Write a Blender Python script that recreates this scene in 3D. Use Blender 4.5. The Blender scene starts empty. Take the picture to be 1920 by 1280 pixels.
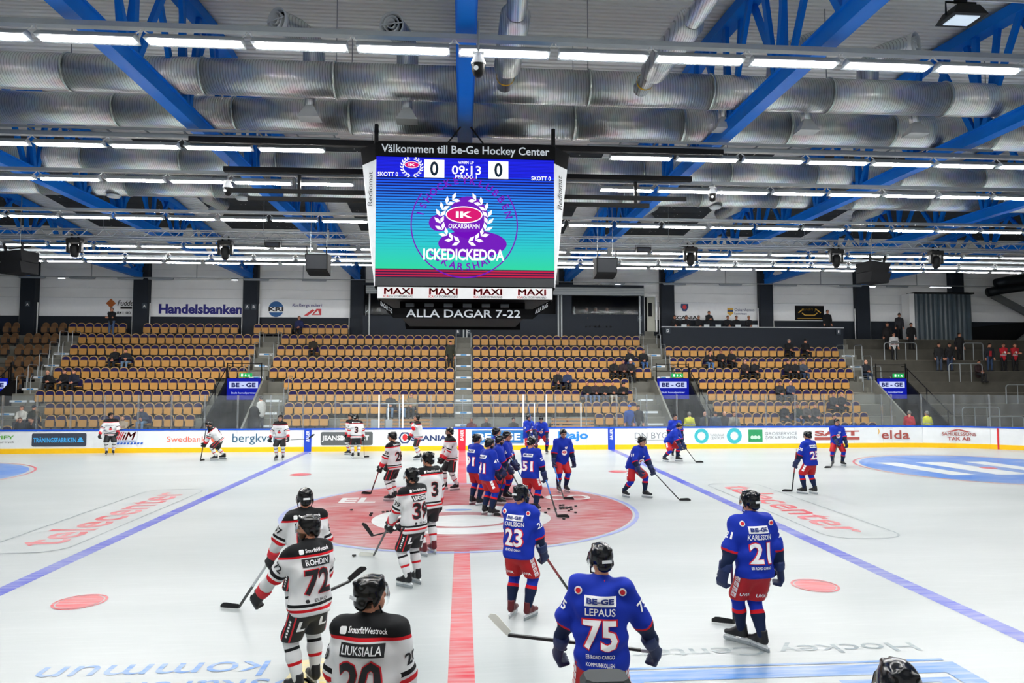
import bpy, bmesh, math, random
import numpy as np
from mathutils import Vector, Matrix
from mathutils.bvhtree import BVHTree

S = bpy.context.scene
COL = S.collection
R = math.radians
PI = math.pi
random.seed(11)

# ---------------------------------------------------------------- camera, light, exposure
cam_d = bpy.data.cameras.new('camera')
cam_d.lens = 24.0
cam_d.sensor_width = 36.0
cam_d.clip_end = 300
cam = bpy.data.objects.new('camera', cam_d)
COL.objects.link(cam)
cam.location = (0.0, -17.89, 3.305)
cam.rotation_euler = (PI / 2 + 0.058, 0.0, -0.0722)
S.camera = cam
S.view_settings.view_transform = 'Standard'
S.view_settings.look = 'None'
S.view_settings.gamma = 1.0
S.view_settings.use_curve_mapping = False
S.view_settings.exposure = 0.14
S.cycles.max_bounces = 8
S.cycles.diffuse_bounces = 4
S.cycles.glossy_bounces = 3
S.cycles.transmission_bounces = 2
S.cycles.caustics_reflective = False
S.cycles.caustics_refractive = False
LAMP_POWER = 110.0
world = bpy.data.worlds.new('hall_air')
S.world = world
world.use_nodes = True
world.node_tree.nodes['Background'].inputs[0].default_value = (0.75, 0.85, 1.0, 1)
world.node_tree.nodes['Background'].inputs[1].default_value = 0.03

# ---------------------------------------------------------------- materials
def lin(c):
    if isinstance(c, str):
        c = tuple(int(c[i:i + 2], 16) / 255 for i in (0, 2, 4))
    return tuple(((v / 12.92) if v <= 0.04045 else ((v + 0.055) / 1.055) ** 2.4) for v in c[:3]) + (1.0,)

MATS = {}

def pm(name, col, rough=0.6, metal=0.0, var=0.08, scale=6.0, bump=0.0, bscale=60.0, spec=0.4, emit=None, estr=0.0, alpha=None):
    """procedural material: principled with noise-driven colour variation and fine relief"""
    if name in MATS:
        return MATS[name]
    m = bpy.data.materials.new(name)
    m.use_nodes = True
    nt = m.node_tree
    b = nt.nodes['Principled BSDF']
    c = lin(col)
    tc = nt.nodes.new('ShaderNodeTexCoord')
    nz = nt.nodes.new('ShaderNodeTexNoise')
    nz.inputs['Scale'].default_value = scale
    nz.inputs['Detail'].default_value = 3
    nt.links.new(tc.outputs['Object'], nz.inputs['Vector'])
    mx = nt.nodes.new('ShaderNodeMix')
    mx.data_type = 'RGBA'
    mx.inputs[6].default_value = tuple(v * (1 - var) for v in c[:3]) + (1,)
    mx.inputs[7].default_value = tuple(min(1, v * (1 + var)) for v in c[:3]) + (1,)
    nt.links.new(nz.outputs['Fac'], mx.inputs[0])
    nt.links.new(mx.outputs[2], b.inputs['Base Color'])
    b.inputs['Roughness'].default_value = rough
    b.inputs['Metallic'].default_value = metal
    b.inputs['Specular IOR Level'].default_value = spec
    if emit is not None:
        b.inputs['Emission Color'].default_value = lin(emit)
        b.inputs['Emission Strength'].default_value = estr
    if bump:
        n2 = nt.nodes.new('ShaderNodeTexNoise')
        n2.inputs['Scale'].default_value = bscale
        nt.links.new(tc.outputs['Object'], n2.inputs['Vector'])
        bp = nt.nodes.new('ShaderNodeBump')
        bp.inputs['Strength'].default_value = bump
        nt.links.new(n2.outputs['Fac'], bp.inputs['Height'])
        nt.links.new(bp.outputs['Normal'], b.inputs['Normal'])
    m.diffuse_color = c
    MATS[name] = m
    return m

def screen_mat(name, col, strength, lines=0.0):
    """LED pixels: emission with faint pixel rows"""
    if name in MATS:
        return MATS[name]
    m = bpy.data.materials.new(name)
    m.use_nodes = True
    nt = m.node_tree
    b = nt.nodes['Principled BSDF']
    b.inputs['Base Color'].default_value = (0.004, 0.004, 0.005, 1)
    b.inputs['Roughness'].default_value = 0.5
    b.inputs['Specular IOR Level'].default_value = 0.03
    b.inputs['Emission Color'].default_value = lin(col)
    b.inputs['Emission Strength'].default_value = strength
    if lines:
        tc = nt.nodes.new('ShaderNodeTexCoord')
        sp = nt.nodes.new('ShaderNodeSeparateXYZ')
        nt.links.new(tc.outputs['Object'], sp.inputs[0])
        mu = nt.nodes.new('ShaderNodeMath'); mu.operation = 'MULTIPLY'; mu.inputs[1].default_value = lines
        nt.links.new(sp.outputs['Z'], mu.inputs[0])
        fr = nt.nodes.new('ShaderNodeMath'); fr.operation = 'FRACT'
        nt.links.new(mu.outputs[0], fr.inputs[0])
        gt = nt.nodes.new('ShaderNodeMath'); gt.operation = 'GREATER_THAN'; gt.inputs[1].default_value = 0.3
        nt.links.new(fr.outputs[0], gt.inputs[0])
        ma = nt.nodes.new('ShaderNodeMath'); ma.operation = 'MULTIPLY_ADD'
        ma.inputs[1].default_value = strength * 0.6; ma.inputs[2].default_value = strength * 0.5
        nt.links.new(gt.outputs[0], ma.inputs[0])
        nt.links.new(ma.outputs[0], b.inputs['Emission Strength'])
    MATS[name] = m
    return m

# ---------------------------------------------------------------- objects
def tag(o, label=None, cat=None, group=None, kind=None):
    if label: o['label'] = label
    if cat: o['category'] = cat
    if group: o['group'] = group
    if kind: o['kind'] = kind
    return o

def empty(name, loc=(0, 0, 0), rz=0.0, parent=None):
    o = bpy.data.objects.new(name, None)
    o.empty_display_size = 0.2
    o.location = loc
    o.rotation_euler = (0, 0, rz)
    if parent: o.parent = parent
    COL.objects.link(o)
    return o

def link(name, me, parent=None, loc=(0, 0, 0), rz=0.0):
    o = bpy.data.objects.new(name, me)
    o.location = loc
    o.rotation_euler = (0, 0, rz)
    if parent: o.parent = parent
    COL.objects.link(o)
    return o

def kid(o, p):
    """make o (built in world coordinates) a part of p"""
    off = Vector((0, 0, 0)); q = p
    while q is not None:
        off += q.location; q = q.parent
    o.data.transform(Matrix.Translation(-off))
    o.parent = p
    return o

def copy_tree(o, parent=None):
    c = o.copy()
    COL.objects.link(c)
    c.parent = parent
    for ch in list(o.children):
        copy_tree(ch, c)
    return c

class MB:
    """collects simple solids into one mesh"""
    def __init__(s):
        s.v = []; s.f = []; s.m = []
    def add(s, vs, fs, mi=0):
        o = len(s.v)
        s.v += [tuple(p) for p in vs]
        s.f += [tuple(i + o for i in f) for f in fs]
        s.m += [mi] * len(fs)
        return s
    def box(s, x0, x1, y0, y1, z0, z1, mi=0):
        vs = [(x0, y0, z0), (x1, y0, z0), (x1, y1, z0), (x0, y1, z0), (x0, y0, z1), (x1, y0, z1), (x1, y1, z1), (x0, y1, z1)]
        return s.add(vs, [(3, 2, 1, 0), (4, 5, 6, 7), (0, 1, 5, 4), (1, 2, 6, 5), (2, 3, 7, 6), (3, 0, 4, 7)], mi)
    def cbox(s, x0, x1, y0, y1, z0, z1, c=0.01, mi=0):
        """box with chamfered vertical and top edges"""
        def ring(z, i):
            a, b, d, e = x0 + i, x1 - i, y0 + i, y1 - i
            return [(a + c, d, z), (b - c, d, z), (b, d + c, z), (b, e - c, z), (b - c, e, z), (a + c, e, z), (a, e - c, z), (a, d + c, z)]
        vs = ring(z0, c * .5) + ring(z0 + c, 0) + ring(z1 - c, 0) + ring(z1, c * .5)
        fs = [tuple(range(7, -1, -1)), tuple(range(24, 32))]
        for k in range(3):
            for i in range(8):
                j = (i + 1) % 8
                fs.append((k * 8 + i, k * 8 + j, k * 8 + 8 + j, k * 8 + 8 + i))
        return s.add(vs, fs, mi)
    def bar(s, p, q, w, h=None, up=(0, 0, 1), mi=0):
        """rectangular bar from p to q"""
        p, q = Vector(p), Vector(q); h = h or w
        d = (q - p).normalized(); u = Vector(up)
        if abs(d.dot(u)) > .98: u = Vector((1, 0, 0))
        a = d.cross(u).normalized(); b = a.cross(d)
        vs = [c + a * (sx * w / 2) + b * (sy * h / 2) for c in (p, q) for sx, sy in ((-1, -1), (1, -1), (1, 1), (-1, 1))]
        return s.add(vs, [(0, 1, 2, 3), (7, 6, 5, 4), (0, 4, 5, 1), (1, 5, 6, 2), (2, 6, 7, 3), (3, 7, 4, 0)], mi)
    def tube(s, pts, r, n=8, mi=0, cap=True):
        """round tube through pts; r a number or a list"""
        pts = [Vector(p) for p in pts]
        rr = r if isinstance(r, (list, tuple)) else [r] * len(pts)
        vs = []; pa = None
        for i, p in enumerate(pts):
            d = (pts[min(i + 1, len(pts) - 1)] - pts[max(i - 1, 0)]).normalized()
            if pa is None:
                u = Vector((0, 0, 1)) if abs(d.z) < .9 else Vector((1, 0, 0))
                pa = d.cross(u).normalized()
            a = (pa - d * pa.dot(d)).normalized(); pa = a
            b = d.cross(a)
            vs += [p + (a * math.cos(2 * PI * k / n) + b * math.sin(2 * PI * k / n)) * rr[i] for k in range(n)]
        fs = []
        for i in range(len(pts) - 1):
            for k in range(n):
                j = (k + 1) % n
                fs.append((i * n + k, i * n + j, (i + 1) * n + j, (i + 1) * n + k))
        if cap:
            fs.append(tuple(range(n - 1, -1, -1))); fs.append(tuple(range((len(pts) - 1) * n, len(pts) * n)))
        return s.add(vs, fs, mi)
    def lathe(s, prof, c, ax=(0, 0, 1), n=16, mi=0):
        """profile of (radius, height) around axis through c"""
        c = Vector(c); d = Vector(ax).normalized()
        u = Vector((0, 0, 1)) if abs(d.z) < .9 else Vector((1, 0, 0))
        a = d.cross(u).normalized(); b = d.cross(a)
        vs = []
        for r, h in prof:
            vs += [c + d * h + (a * math.cos(2 * PI * k / n) + b * math.sin(2 * PI * k / n)) * r for k in range(n)]
        fs = []
        for i in range(len(prof) - 1):
            for k in range(n):
                j = (k + 1) % n
                fs.append((i * n + k, i * n + j, (i + 1) * n + j, (i + 1) * n + k))
        return s.add(vs, fs, mi)
    def prism(s, poly, M, t, mi=0):
        """2D polygon placed by matrix M, extruded t along local z"""
        n = len(poly)
        vs = [M @ Vector((x, y, 0)) for x, y in poly] + [M @ Vector((x, y, t)) for x, y in poly]
        fs = [tuple(range(n - 1, -1, -1)), tuple(range(n, 2 * n))] + [(i, (i + 1) % n, n + (i + 1) % n, n + i) for i in range(n)]
        return s.add(vs, fs, mi)
    def mesh(s, name, mats, smooth=False):
        me = bpy.data.meshes.new(name)
        me.from_pydata(s.v, [], s.f)
        for m in (mats if isinstance(mats, (list, tuple)) else [mats]):
            me.materials.append(m)
        me.polygons.foreach_set('material_index', s.m)
        if smooth:
            me.polygons.foreach_set('use_smooth', [True] * len(s.f))
        bm = bmesh.new(); bm.from_mesh(me)
        bmesh.ops.recalc_face_normals(bm, faces=bm.faces)
        bm.to_mesh(me); bm.free()
        me.update()
        return me
    def build(s, name, mats, parent=None, smooth=False, loc=(0, 0, 0), rz=0.0):
        return link(name, s.mesh(name, mats, smooth), parent, loc, rz)

def frame(o, x, y):
    """matrix with origin o, local x along x, local y along y"""
    x, y = Vector(x).normalized(), Vector(y).normalized()
    z = x.cross(y)
    return Matrix(((x.x, y.x, z.x, o[0]), (x.y, y.y, z.y, o[1]), (x.z, y.z, z.z, o[2]), (0, 0, 0, 1)))

TXT = {}

def txt(body, bold=0.0, shear=0.0, res=3):
    """text as 2D verts and faces, centred, unit cap height"""
    k = (body, bold, shear, res)
    if k not in TXT:
        cu = bpy.data.curves.new('t', 'FONT')
        cu.body = body; cu.align_x = 'CENTER'; cu.offset = 0.0 if 'M' in body else bold * .42; cu.shear = shear; cu.resolution_u = res
        o = bpy.data.objects.new('t', cu)
        me = o.to_mesh()
        v = np.array([tuple(p.co)[:2] for p in me.vertices]) if len(me.vertices) else np.zeros((0, 2))
        f = [tuple(p.vertices) for p in me.polygons]
        o.to_mesh_clear()
        if 'M' in body and bold:           # curve offset breaks this letter: thicken by shifted strokes instead
            b_ = bold * .3; n_ = len(v)
            sh = ((-b_, 0), (b_, 0), (0, b_ * .7), (0, -b_ * .7))
            v = np.concatenate([v + q for q in sh]); f = [tuple(i + n_ * k_ for i in p) for k_ in range(4) for p in f]
        bpy.data.objects.remove(o); bpy.data.curves.remove(cu)
        TXT[k] = (v, f)
    return TXT[k]

def fit_txt(body, w=None, h=None, bold=0.0, shear=0.0, res=3):
    v, f = txt(body, bold, shear, res)
    v = v.copy()
    lo, hi = v.min(0), v.max(0)
    v -= (lo + hi) / 2
    sz = hi - lo
    sx = (w / sz[0]) if w else None
    sy = (h / sz[1]) if h else None
    sx = sx or sy; sy = sy or sx
    return v * [sx, sy], f

def text(name, body, m, M, w=None, h=None, parent=None, bold=0.0, shear=0.0, lift=0.0, res=3):
    v, f = fit_txt(body, w, h, bold, shear, res)
    me = bpy.data.meshes.new(name)
    me.from_pydata([M @ Vector((x, y, lift)) for x, y in v], [], f)
    me.materials.append(m)
    return link(name, me, parent)

def poly(name, pts, m, M, parent=None, lift=0.0):
    me = bpy.data.meshes.new(name)
    me.from_pydata([M @ Vector((x, y, lift)) for x, y in pts], [], [tuple(range(len(pts)))])
    me.materials.append(m)
    return link(name, me, parent)

def circ(r, n=32, c=(0, 0), ry=None, a0=0.0, a1=2 * PI):
    ry = ry or r
    full = abs(a1 - a0 - 2 * PI) < 1e-6
    return [(c[0] + r * math.cos(a0 + (a1 - a0) * k / (n if full else n - 1)), c[1] + ry * math.sin(a0 + (a1 - a0) * k / (n if full else n - 1))) for k in range(n)]

def rrect(w, h, r, n=5):
    p = []
    for cx, cy, a in ((w / 2 - r, h / 2 - r, 0), (-w / 2 + r, h / 2 - r, 90), (-w / 2 + r, -h / 2 + r, 180), (w / 2 - r, -h / 2 + r, 270)):
        p += [(cx + r * math.cos(R(a + 90 * k / (n - 1))), cy + r * math.sin(R(a + 90 * k / (n - 1)))) for k in range(n)]
    return p

def ringmesh(name, r0, r1, m, M, parent=None, lift=0.0, n=64, a0=0.0, a1=2 * PI):
    p0, p1 = circ(r0, n + 1, a0=a0, a1=a1 - 1e-5), circ(r1, n + 1, a0=a0, a1=a1 - 1e-5)
    me = bpy.data.meshes.new(name)
    me.from_pydata([M @ Vector((x, y, lift)) for x, y in p0 + p1], [], [(i, i + 1, n + 2 + i, n + 1 + i) for i in range(n)])
    me.materials.append(m)
    return link(name, me, parent)

ORD = ['zeroth', 'first', 'second', 'third', 'fourth', 'fifth', 'sixth', 'seventh', 'eighth', 'ninth', 'tenth', 'eleventh', 'twelfth', 'thirteenth', 'fourteenth', 'fifteenth', 'sixteenth', 'seventeenth', 'eighteenth', 'nineteenth', 'twentieth', 'twenty-first', 'twenty-second', 'twenty-third', 'twenty-fourth', 'twenty-fifth', 'twenty-sixth', 'twenty-seventh', 'twenty-eighth', 'twenty-ninth', 'thirtieth', 'thirty-first', 'thirty-second', 'thirty-third', 'thirty-fourth']
# seated spectators: row, x, jacket, trousers, hair or hat, look, label
SITS = [
 (4, -19.59, '141619', '20242a', 'dark', '', 'person in black seated left of the pair high in the left block'),
 (4, -18.89, '1b1f26', '5f7890', 'dark', 'lean', 'person in black with light jeans seated right of the pair high in the left block'),
 (6, -21.97, '16171a', '1a1c20', 'bald', 'lean', 'bald man in black seated at the left end of the left block'),
 (6, -21.23, '15161a', '1c1e22', 'dark', '', 'dark haired person in black seated between bald man and child, left block'),
 (6, -20.74, '1c2030', '1c1e22', 'dark', '', 'person with pale blue scarf seated at right of the left block trio'),
 (9, -21.64, 'b8b4ac', '3a3a40', 'brown', '', 'person in pale coat seated behind the far left glass'),
 (9, -21.07, '2c3028', '24262a', 'cap', '', 'person in dark jacket with white print and cap behind far left glass'),
 (10, -20.98, '15171b', '17181b', 'brown', 'lean', 'person in black leaning forward in the lowest row at far left'),
 (10, -20.45, '1a1c1f', '1a1b1e', 'dark', 'lean', 'person in black hunched at right of the far left lowest row'),
 (10, -16.91, '26241f', '2a2c30', 'dark', '', 'dark clad person seated behind the leftmost white player'),
 (10, -16.40, 'a08d78', '6b7078', 'brown', '', 'woman in beige coat seated just right of the leftmost white player'),
 (9, -15.85, '1f2f4c', '5a7898', 'cap', 'lean', 'person in navy jacket and dark cap with jeans, left block lowest seats'),
 (1, -10.07, '222a52', '16171c', 'brown', '', 'person in navy team jersey seated alone in the top row'),
 (3, -8.81, '2a261f', '1c1c1f', 'dark', '', 'woman in dark brown coat seated alone in the third row'),
 (8, -3.76, '1b1d20', '5e7690', 'brown', '', 'man in black jacket and jeans with glasses behind the white gate posts'),
 (8, -3.12, '8a7458', '5e7690', 'blond', 'lean', 'person in tan patterned top with jeans right of the white gate post'),
 (8, -2.67, '7a6a52', '303338', 'brown', '', 'person in tan patterned top beside the clear glass post, left of centre'),
 (4, 9.94, '191a1d', '3c5a86', 'blond', '', 'fair haired person in black seated high right of centre, left of a pair'),
 (4, 10.76, '16181c', '3c5f92', 'dark', '', 'person in black and blue jeans seated beside the right stairs'),
 (5, 8.76, '17181b', '191a1d', 'brown', '', 'person in dark coat, leftmost of the three with white hat'),
 (5, 9.30, '2a1f24', '191a1d', 'dark', '', 'person with red scarf in the middle of the three with white hat'),
 (5, 9.74, '1d1d20', '191a1d', 'beanie_white', '', 'child in white knitted hat and orange scarf right of centre'),
 (6, 5.34, '15171a', '202126', 'brown', '', 'person in black seated left of the pair in the middle right block'),
 (6, 5.89, '22304e', '202126', 'dark', '', 'person in dark blue jersey seated right of the pair in the middle right block'),
 (7, 6.84, '17181b', '4a5f80', 'brown', '', 'leftmost person of the five in dark coats right of centre'),
 (7, 7.30, '2a2226', '4a5f80', 'beanie_black', '', 'second person of the five in dark coats, black hat'),
 (7, 7.78, '1d1f22', '3a3d42', 'dark', '', 'third person of the five in dark coats, hands folded'),
 (7, 8.26, '202226', 'b0a898', 'dark', '', 'fourth person of the five, pale trousers'),
 (7, 8.82, '18191c', '1a1b1e', 'beanie_black', 'lean', 'rightmost person of the five, black hood and trousers'),
 (4, 14.75, '1b1d20', '4a6a94', 'dark', 'lean', 'person in black with blue jeans, left of the trio in the right block'),
 (4, 15.51, '16171a', '1c1e22', 'brown', '', 'middle person in black of the trio in the right block'),
 (4, 16.17, '16171a', '1a1c20', 'dark', '', 'rightmost person in black of the trio in the right block'),
 (5, 16.59, '241d1f', '1a1c20', 'bald', '', 'bald person in patterned jersey, left of a pair in the right block'),
 (5, 17.17, '15161a', '1a1c20', 'dark', '', 'person in black, right of the pair beside the bald spectator'),
 (5, 19.19, '15161a', '1a1c20', 'dark', '', 'left person of the dark trio in the right half of the right block'),
 (5, 19.66, '1a1c20', '1a1c20', 'dark', '', 'middle person of the dark trio in the right half of the right block'),
 (5, 20.13, '3a424e', '2c3e5a', 'brown', '', 'person in grey striped jersey at right of the dark trio'),
 (3, 20.21, '111215', '15161a', 'grey', '', 'left person in black seated just below the gallery'),
 (3, 21.27, '111215', '15161a', 'beanie_black', '', 'right person in black hat seated just below the gallery'),
 (7, 17.79, '26282c', '2c2e34', 'dark', '', 'left person in dark coat of a pair in the middle of the right block'),
 (7, 18.41, '30384c', '2c2e34', 'bald', '', 'right person in blue grey coat of a pair in the middle of the right block'),
 (8, 20.37, '17181b', '222428', 'brown', '', 'left person in black of the close pair at right of the right block'),
 (8, 20.84, '1b1b1e', '222428', 'blond', '', 'fair person in black of the close pair at right of the right block'),
 (9, 17.83, '26302e', '2e4468', 'brown', '', 'young person in dark green top and jeans behind the right glass'),
 (9, 17.12, '1d1e22', '24262a', 'beanie_black', '', 'person in black hat and coat, left of the group behind right glass'),
 (9, 18.33, '4a4644', '2a2a2e', 'dark', '', 'person in grey patterned jersey in the group behind right glass'),
 (9, 18.82, '3e3c3c', '2a2a2e', 'brown', '', 'person in grey jersey with long hair behind right glass'),
 (10, 19.2, '222327', '222327', 'dark', 'lean', 'person bent forward in the lowest row of the right block'),
 (5, 31.11, '2a1a1c', '17181b', 'dark', '', 'fan in black and red seated on the right terrace'),
 (5, 24.0, '1c2028', '26344a', 'bald', '', 'man in dark jersey seated in the rightmost stairs'),
]
OCC = {}
for t_ in SITS: OCC.setdefault(t_[0], []).append(t_[1])
# ================================================================ ICE
def ice_mat():
    m = bpy.data.materials.new('ice'); m.use_nodes = True
    nt = m.node_tree; b = nt.nodes['Principled BSDF']
    tc = nt.nodes.new('ShaderNodeTexCoord')
    def noise(sx, sy, rot, sc, det):
        mp = nt.nodes.new('ShaderNodeMapping'); mp.inputs['Scale'].default_value = (sx, sy, 1); mp.inputs['Rotation'].default_value = (0, 0, rot)
        nt.links.new(tc.outputs['Object'], mp.inputs[0])
        n = nt.nodes.new('ShaderNodeTexNoise'); n.inputs['Scale'].default_value = sc; n.inputs['Detail'].default_value = det
        nt.links.new(mp.outputs[0], n.inputs[0]); return n
    n1 = noise(.12, .5, .1, 1.0, 5); n2 = noise(1, 14, .25, 1.3, 6); n3 = noise(1, 16, -.5, 1.1, 6)
    cr = nt.nodes.new('ShaderNodeValToRGB')
    cr.color_ramp.elements[0].position = .3; cr.color_ramp.elements[0].color = lin('a5adad')
    cr.color_ramp.elements[1].position = .72; cr.color_ramp.elements[1].color = lin('b6bcbc')
    nt.links.new(n1.outputs[0], cr.inputs[0])
    ad = nt.nodes.new('ShaderNodeMath'); ad.operation = 'ADD'
    nt.links.new(n2.outputs[0], ad.inputs[0]); nt.links.new(n3.outputs[0], ad.inputs[1])
    r2 = nt.nodes.new('ShaderNodeValToRGB')
    r2.color_ramp.elements[0].position = .5; r2.color_ramp.elements[0].color = (.88, .89, .9, 1)
    r2.color_ramp.elements[1].position = .62; r2.color_ramp.elements[1].color = (1, 1, 1, 1)
    hv = nt.nodes.new('ShaderNodeMath'); hv.operation = 'MULTIPLY'; hv.inputs[1].default_value = .5
    nt.links.new(ad.outputs[0], hv.inputs[0]); nt.links.new(hv.outputs[0], r2.inputs[0])
    mx = nt.nodes.new('ShaderNodeMix'); mx.data_type = 'RGBA'; mx.blend_type = 'MULTIPLY'; mx.inputs[0].default_value = .4
    nt.links.new(cr.outputs[0], mx.inputs[6]); nt.links.new(r2.outputs[0], mx.inputs[7])
    nt.links.new(mx.outputs[2], b.inputs['Base Color'])
    b.inputs['Roughness'].default_value = .32; b.inputs['Specular IOR Level'].default_value = .22
    bp = nt.nodes.new('ShaderNodeBump'); bp.inputs['Strength'].default_value = .06
    nt.links.new(ad.outputs[0], bp.inputs['Height']); nt.links.new(bp.outputs[0], b.inputs['Normal'])
    return m

def paint(name, col, fade=.35):
    """paint under scratched ice: colour broken by streaks of frost"""
    if name in MATS: return MATS[name]
    m = bpy.data.materials.new(name); m.use_nodes = True
    nt = m.node_tree; b = nt.nodes['Principled BSDF']
    tc = nt.nodes.new('ShaderNodeTexCoord')
    fac = None
    for sx, sy, rot, sc in ((1, 9, .4, 1.6), (1, 11, -.7, 1.3), (.8, .8, 0, .7)):
        mp = nt.nodes.new('ShaderNodeMapping'); mp.inputs['Scale'].default_value = (sx, sy, 1); mp.inputs['Rotation'].default_value = (0, 0, rot)
        nt.links.new(tc.outputs['Object'], mp.inputs[0])
        n = nt.nodes.new('ShaderNodeTexNoise'); n.inputs['Scale'].default_value = sc; n.inputs['Detail'].default_value = 6
        nt.links.new(mp.outputs[0], n.inputs[0])
        if fac is None: fac = n.outputs[0]
        else:
            a = nt.nodes.new('ShaderNodeMath'); a.operation = 'ADD'
            nt.links.new(fac, a.inputs[0]); nt.links.new(n.outputs[0], a.inputs[1]); fac = a.outputs[0]
    mr = nt.nodes.new('ShaderNodeMapRange')
    mr.inputs[1].default_value = 1.25; mr.inputs[2].default_value = 1.85
    mr.inputs[3].default_value = max(0, fade - .3); mr.inputs[4].default_value = min(1, fade + .4)
    nt.links.new(fac, mr.inputs[0])
    mx = nt.nodes.new('ShaderNodeMix'); mx.data_type = 'RGBA'
    mx.inputs[6].default_value = lin(col); mx.inputs[7].default_value = lin('b2b9ba')
    nt.links.new(mr.outputs[0], mx.inputs[0]); nt.links.new(mx.outputs[2], b.inputs['Base Color'])
    b.inputs['Roughness'].default_value = .32; b.inputs['Specular IOR Level'].default_value = .22
    MATS[name] = m
    return m

ICE = ice_mat()
RW, CR = 15.05, 8.5           # rink half width, corner radius
g = MB()
out = [(-38, -RW), (-38, RW)] + [(21.5, RW)] + [(21.5 + CR * math.cos(R(a)), RW - CR + CR * math.sin(R(a))) for a in range(85, -1, -5)] + \
      [(21.5 + CR * math.cos(R(a)), -RW + CR + CR * math.sin(R(a))) for a in range(0, -91, -5)]
M0 = Matrix.Identity(4)
g.prism(out, Matrix.Translation((0, 0, -.1)), .1)
ice = tag(g.build('floor', ICE), 'white scratched ice surface of the hockey rink', None, None, 'structure')

def onice(name, pts, m, lift): return poly(name, pts, m, M0, ice, lift)
def rect(x0, x1, y0, y1): return [(x0, y0), (x1, y0), (x1, y1), (x0, y1)]
P_RED = paint('ice_paint_red', 'c00e2c', .14)
P_PINK = paint('ice_paint_centre_red', '9c1428', .26)
P_BLUE = paint('ice_paint_blue', '1a30b0', .16)
P_ZONE = paint('ice_paint_zone_blue', '2f6cbc', .16)
P_TELE = paint('ice_paint_advert_red', 'c62c3c', .24)
P_GREY = paint('ice_paint_grey', '6c7c82', .3)
P_SKY = paint('ice_paint_light_blue', '3478c0', .26)
P_YEL = paint('ice_paint_yellow', 'e8cf62', .4)
P_WHITE = paint('ice_paint_white', 'ccd0d0', .5)
P_RING = paint('ice_paint_ring', '6a7cc8', .35)
onice('centre_line', rect(-.15, .15, -RW, RW), P_RED, .002)
for x in (-7.24, 7.24): onice('blue_line', rect(x - .15, x + .15, -RW, RW), P_BLUE, .002)
onice('goal_line', rect(25.97, 26.03, -13.7, 13.7), P_RED, .002)
onice('centre_circle', circ(4.34, 72), P_PINK, .004)
ringmesh('circle_outline', 4.4, 4.5, P_RING, M0, ice, .004)
onice('centre_crest', circ(2.15, 48, (0, -1.15), 1.75), P_WHITE, .006)
onice('centre_crest', circ(1.5, 40, (-.1, -1.3), .95), P_PINK, .008)
onice('centre_crest', circ(1.05, 36, (0, -1.45), .68), P_WHITE, .010)
onice('centre_crest', circ(.35, 20, (-.1, -.1), .14), P_SKY, .010)
text('circle_lettering', 'EL', P_WHITE, frame((-2.87, 1.55, 0), (1, 0, 0), (0, 1, 0)), 1.0, .8, ice, .06, 0, .006)
text('circle_lettering', 'C', P_WHITE, frame((-1.5, 1.5, 0), (1, 0, 0), (0, 1, 0)), .7, .8, ice, .06, 0, .006)
text('circle_lettering', 'CO', P_WHITE, frame((3.0, 1.6, 0), (1, 0, 0), (0, 1, 0)), 1.3, .8, ice, .06, 0, .006)
for x in (-5.71, 5.71):
    for y in (-7.0, 7.0):
        onice('face_off_spot', circ(.31, 28, (x, y)), P_RED, .004)
        ringmesh('face_off_spot_rim', .33, .37, P_RED, Matrix.Translation((x, y, 0)), ice, .004, 28)
for x in (-20, 20):
    for y in (7.0,):
        onice('zone_circle', circ(4.4, 56, (x, y)), P_ZONE, .004)
        ringmesh('zone_circle_outline', 4.55, 4.63, P_RED, Matrix.Translation((x, y, 0)), ice, .004)
        onice('face_off_spot', circ(.3, 24, (x, y)), P_RED, .008)
for k, (a, b) in enumerate(((17.2, 18.1), (18.9, 20.2), (21.0, 21.9))):
    onice('zone_circle_lettering', [(a, 5.2), (b, 5.2), (b - .5, 8.9), (a - .5, 8.9)], P_WHITE, .006)
# adverts frozen into the ice
def ice_text(name, s, m, cx, cy, ang, w, h, bold=.02, lift=.004):
    c, sn = math.cos(R(ang)), math.sin(R(ang))
    return text(name, s, m, frame((cx, cy, 0), (c, sn, 0), (-sn, c, 0)), w, h, ice, bold, 0, lift)
for sx in (-1, 1):
    cx = 8.62 * sx
    ice_text('ice_advert_lettering', 'telecenter', P_TELE, cx, 0, 90 if sx < 0 else -90, 6.6, 1.0, .035)
    o1, o2 = rrect(1.72, 7.8, .55, 6), rrect(1.64, 7.72, .52, 6)
    me = bpy.data.meshes.new('ice_advert_border'); n = len(o1)
    me.from_pydata([(cx + x, y, .004) for x, y in o1 + o2], [], [(i, (i + 1) % n, n + (i + 1) % n, n + i) for i in range(n)])
    me.materials.append(P_GREY); link('ice_advert_border', me, ice)
ice_text('ice_advert_lettering', 'kommun', P_SKY, -3.52, -9.62, 180, 2.55, .42, .0)
ice_text('ice_advert_lettering', 'Oskarshamns', P_SKY, -3.3, -10.12, 180, 3.4, .42, .0)
onice('ice_advert_emblem', [(-1.9, -9.45), (-1.62, -9.38), (-1.15, -9.4), (-1.05, -10.3), (-1.5, -10.75), (-2.0, -10.4)], P_YEL, .004)
ice_text('ice_advert_lettering', 'Hockey Center', P_GREY, 3.86, -9.5, 180, 3.6, .36, .01)
onice('ice_advert_border', rect(1.75, 5.71, -9.98, -9.93), P_SKY, .004)
for a in (rect(1.75, 5.78, -10.3, -10.03), rect(1.75, 2.0, -11.2, -10.3), rect(5.5, 5.78, -11.2, -10.3)): onice('ice_advert_field', a, P_SKY, .004)
ice_text('ice_advert_lettering', 'BE-GE', P_SKY, 3.8, -10.72, 180, 3.3, .62, .05)

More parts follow.
